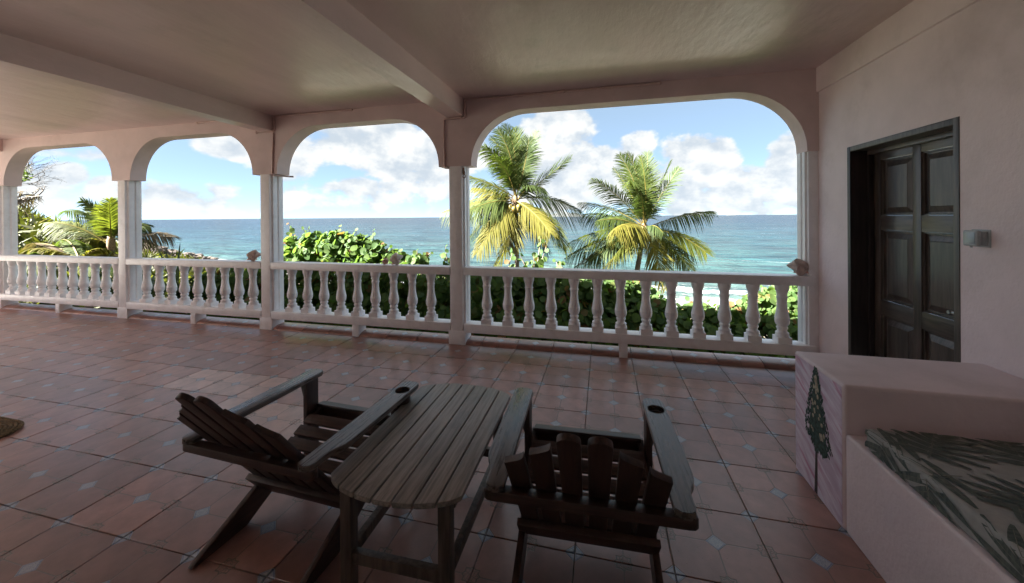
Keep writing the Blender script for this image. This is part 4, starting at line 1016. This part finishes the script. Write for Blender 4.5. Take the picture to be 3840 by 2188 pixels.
# ------------------------------------------------------------------ strap-leaved plants by the two far balustrades
def strap_plant(u, v, d, n_, ln, seed, label):
    rb = random.Random(seed); c = at(u, v, d); gz = ground_z(c.x, c.y)
    t = thing('strap_leaved_plant', label, 'plant', (c.x, c.y, c.z-.1), 0, 'strap leaved plants outside the far balustrades')
    MB().tube([(0, 0, gz-c.z), (.02, 0, 0), (0, 0, .15)], [.07, .06, .04], 8).build('stem', 'bark', t)
    for k_ in range(n_):
        a = 2*PI*k_/n_+rb.uniform(-.3, .3); el_ = rb.uniform(.35, 1.35); l_ = ln*rb.uniform(.7, 1.1); q = MB()
        h_ = Vector((math.cos(a), math.sin(a), 0)); sd_ = Vector((-math.sin(a), math.cos(a), 0)); p_ = Vector((0, 0, .12)); e_ = el_
        for j in range(8):
            f_ = j/7; w_ = .036*(1-f_**2.2)+.002; q.v += [p_-sd_*w_+Vector((0, 0, .012)), p_-Vector((0, 0, .008)), p_+sd_*w_+Vector((0, 0, .012))]
            p_ = p_+(h_*math.cos(e_)+Vector((0, 0, math.sin(e_))))*(l_/7); e_ -= rb.uniform(.03, .16)*(1.6-el_*.8)
        for j in range(7):
            for w_ in range(2): b0 = j*3+w_; q.f.append((b0, b0+1, b0+4, b0+3))
        q.build('leaf', 'strap_leaf', t, ang=180)
for i, (u, v, d, n_, ln, lb) in enumerate([(560, 1120, 7.4, 18, 1.1, 'strap leaved plant with upright blades just past the beamless column'), (660, 1120, 7.6, 18, 1.1, 'strap leaved plant whose blades cross the sea in front of the rocks'),
        (750, 1150, 7.6, 16, .9, 'dark strap leaved plant below the rocky point balustrade rail'), (820, 1180, 7.4, 16, .8, 'low strap leaved plant next to the small sea grape'), (480, 1140, 7.4, 16, .9, 'strap leaved plant hidden partly by the beamless column'),
        (330, 1130, 7.2, 16, .9, 'strap leaved plant under the yellow fronds of the low palm'), (200, 1120, 7.4, 14, .8, 'strap leaved plant between the two low palms')]):
    strap_plant(u, v, d, n_, ln, 200+i, lb)

# ------------------------------------------------------------------ scrub over the hillside and ground plants under the railings
def scrub(name, m_, n_, phi0, phi1, r0, r1, hgt, blade, wid, seed, label):
    rb = random.Random(seed); q = MB()
    for k_ in range(n_):
        phi = R(rb.uniform(phi0, phi1)); r_ = r0*(r1/r0)**rb.random(); x, y = PC.x+r_*math.sin(phi), PC.y+r_*math.cos(phi); z = ground_z(x, y)
        if z < SEA+1.6 or (y < .5): continue
        lump = max(0, noise.noise(Vector((x*.22, y*.22, 3)))+.35); ht = hgt*(.35+1.3*lump); sc = 1+r_/60
        for j in range(7):
            a = rb.uniform(0, 2*PI); el_ = rb.uniform(.1, 1.3); d = Vector((math.cos(a)*math.cos(el_), math.sin(a)*math.cos(el_), math.sin(el_)))
            p_ = Vector((x+rb.gauss(0, .25)*sc, y+rb.gauss(0, .25)*sc, z+ht*rb.random()**.6)); w_ = d.orthogonal().normalized()*wid*sc
            e = p_+d*blade*sc*rb.uniform(.6, 1.2); q.add([p_-w_, p_+w_, e], [(0, 1, 2)])
    o = stuff(q.build(name, m_, smooth=False)); tag(o, label, 'vegetation')
scrub('hillside_scrub', 'scrub_leaf', 11000, -84, -46, 13, 125, 1.3, .42, .055, 301, 'sunlit yellow green scrub covering the hillside')
scrub('undergrowth', 'low_leaf', 7000, -70, 36, 6.0, 34, .8, .24, .05, 303, 'low green undergrowth beneath the shrubs')

# ------------------------------------------------------------------ conch shells on the rails
def conch(label, loc, size, rot, m_, seed):
    rb = random.Random(seed); t = thing('conch_shell', label, 'shell', loc, 0, 'conch shells on the rails')
    q = MB(); n_, mrows = 30, 22
    for i in range(mrows+1):
        f_ = i/mrows; x = (f_-.5)*1.0
        r_ = (.04+.36*math.sin(PI*min(1, f_/1.15))**.9) if f_ < .62 else .36*(1-(f_-.62)/.40)**1.05*.93
        for k_ in range(n_):
            a = 2*PI*k_/n_; ra = r_
            if f_ > .5:                                               # stepped, knobbly spire
                st_ = (f_*9+a/(2*PI)) % 1.0; ra *= 1-.14*st_
                kn = max(0, math.cos(a*4.0+1.2*int(f_*9)))**4*max(0, math.sin(PI*st_))**2
                ra += kn*.20*(1.05-f_)*(2.0 if f_ < .7 else 1.2)
            ra *= 1+.05*noise.noise(Vector((math.cos(a)*2, math.sin(a)*2, f_*6+seed)))
            lip = .22*max(0, math.cos(a-2.3))**3*math.sin(PI*min(1, f_/.72)) if f_ < .72 else 0
            q.v.append(Vector((x, (ra+lip)*math.cos(a), (ra*.92+lip*.6)*math.sin(a))))
    for i in range(mrows):
        for k_ in range(n_): q.f.append((i*n_+k_, i*n_+(k_+1) % n_, (i+1)*n_+(k_+1) % n_, (i+1)*n_+k_))
    q.f.append(tuple(range(n_))[::-1]); q.f.append(tuple(mrows*n_+k_ for k_ in range(n_)))
    rm_ = Matrix.Rotation(rot[2], 3, 'Z') @ Matrix.Rotation(rot[1], 3, 'Y') @ Matrix.Rotation(rot[0], 3, 'X')
    q.v = [rm_ @ (p_*size) for p_ in q.v]; lo = min(p_.z for p_ in q.v); q.v = [p_-Vector((0, 0, lo+.002)) for p_ in q.v]
    body = q.build('whorl', m_, t, ang=60)
    # pink flared opening
    l_ = MB(); ring = 14
    for j, (ry, rx, dz) in enumerate(((.20, .36, 0), (.13, .28, -.06), (.05, .16, -.12))):
        for k_ in range(ring):
            a = 2*PI*k_/ring; l_.v.append(rm_ @ (Vector((-.12+rx*math.cos(a), -.30+ry*.5*math.sin(a)-dz*1.2, .26+ry*.6*math.sin(a)+dz))*size)-Vector((0, 0, lo)))
    for j in range(2):
        for k_ in range(ring): l_.f.append((j*ring+k_, j*ring+(k_+1) % ring, (j+1)*ring+(k_+1) % ring, (j+1)*ring+k_))
    l_.build('opening', 'shell_pink', t, ang=180)
conch('weathered grey conch shell on the rail end by the door wall', (1.845, .075, ZRT), .185, (2.4, .05, 2.72), 'shell', 1)
conch('pale spiky conch shell on the rail before the sea grape', (-2.500, .07, ZRT), .17, (2.4, -.25, .55), 'shell_white', 2)
conch('small pinkish conch shell lying against the pale spiky one', (-2.655, .06, ZRT), .10, (.3, .2, 1.4), 'shell_pink', 3)
conch('large grey brown conch shell beside the column with the bent pipe', (-4.70, .07, ZRT), .18, (2.4, .05, .85), 'shell', 4)
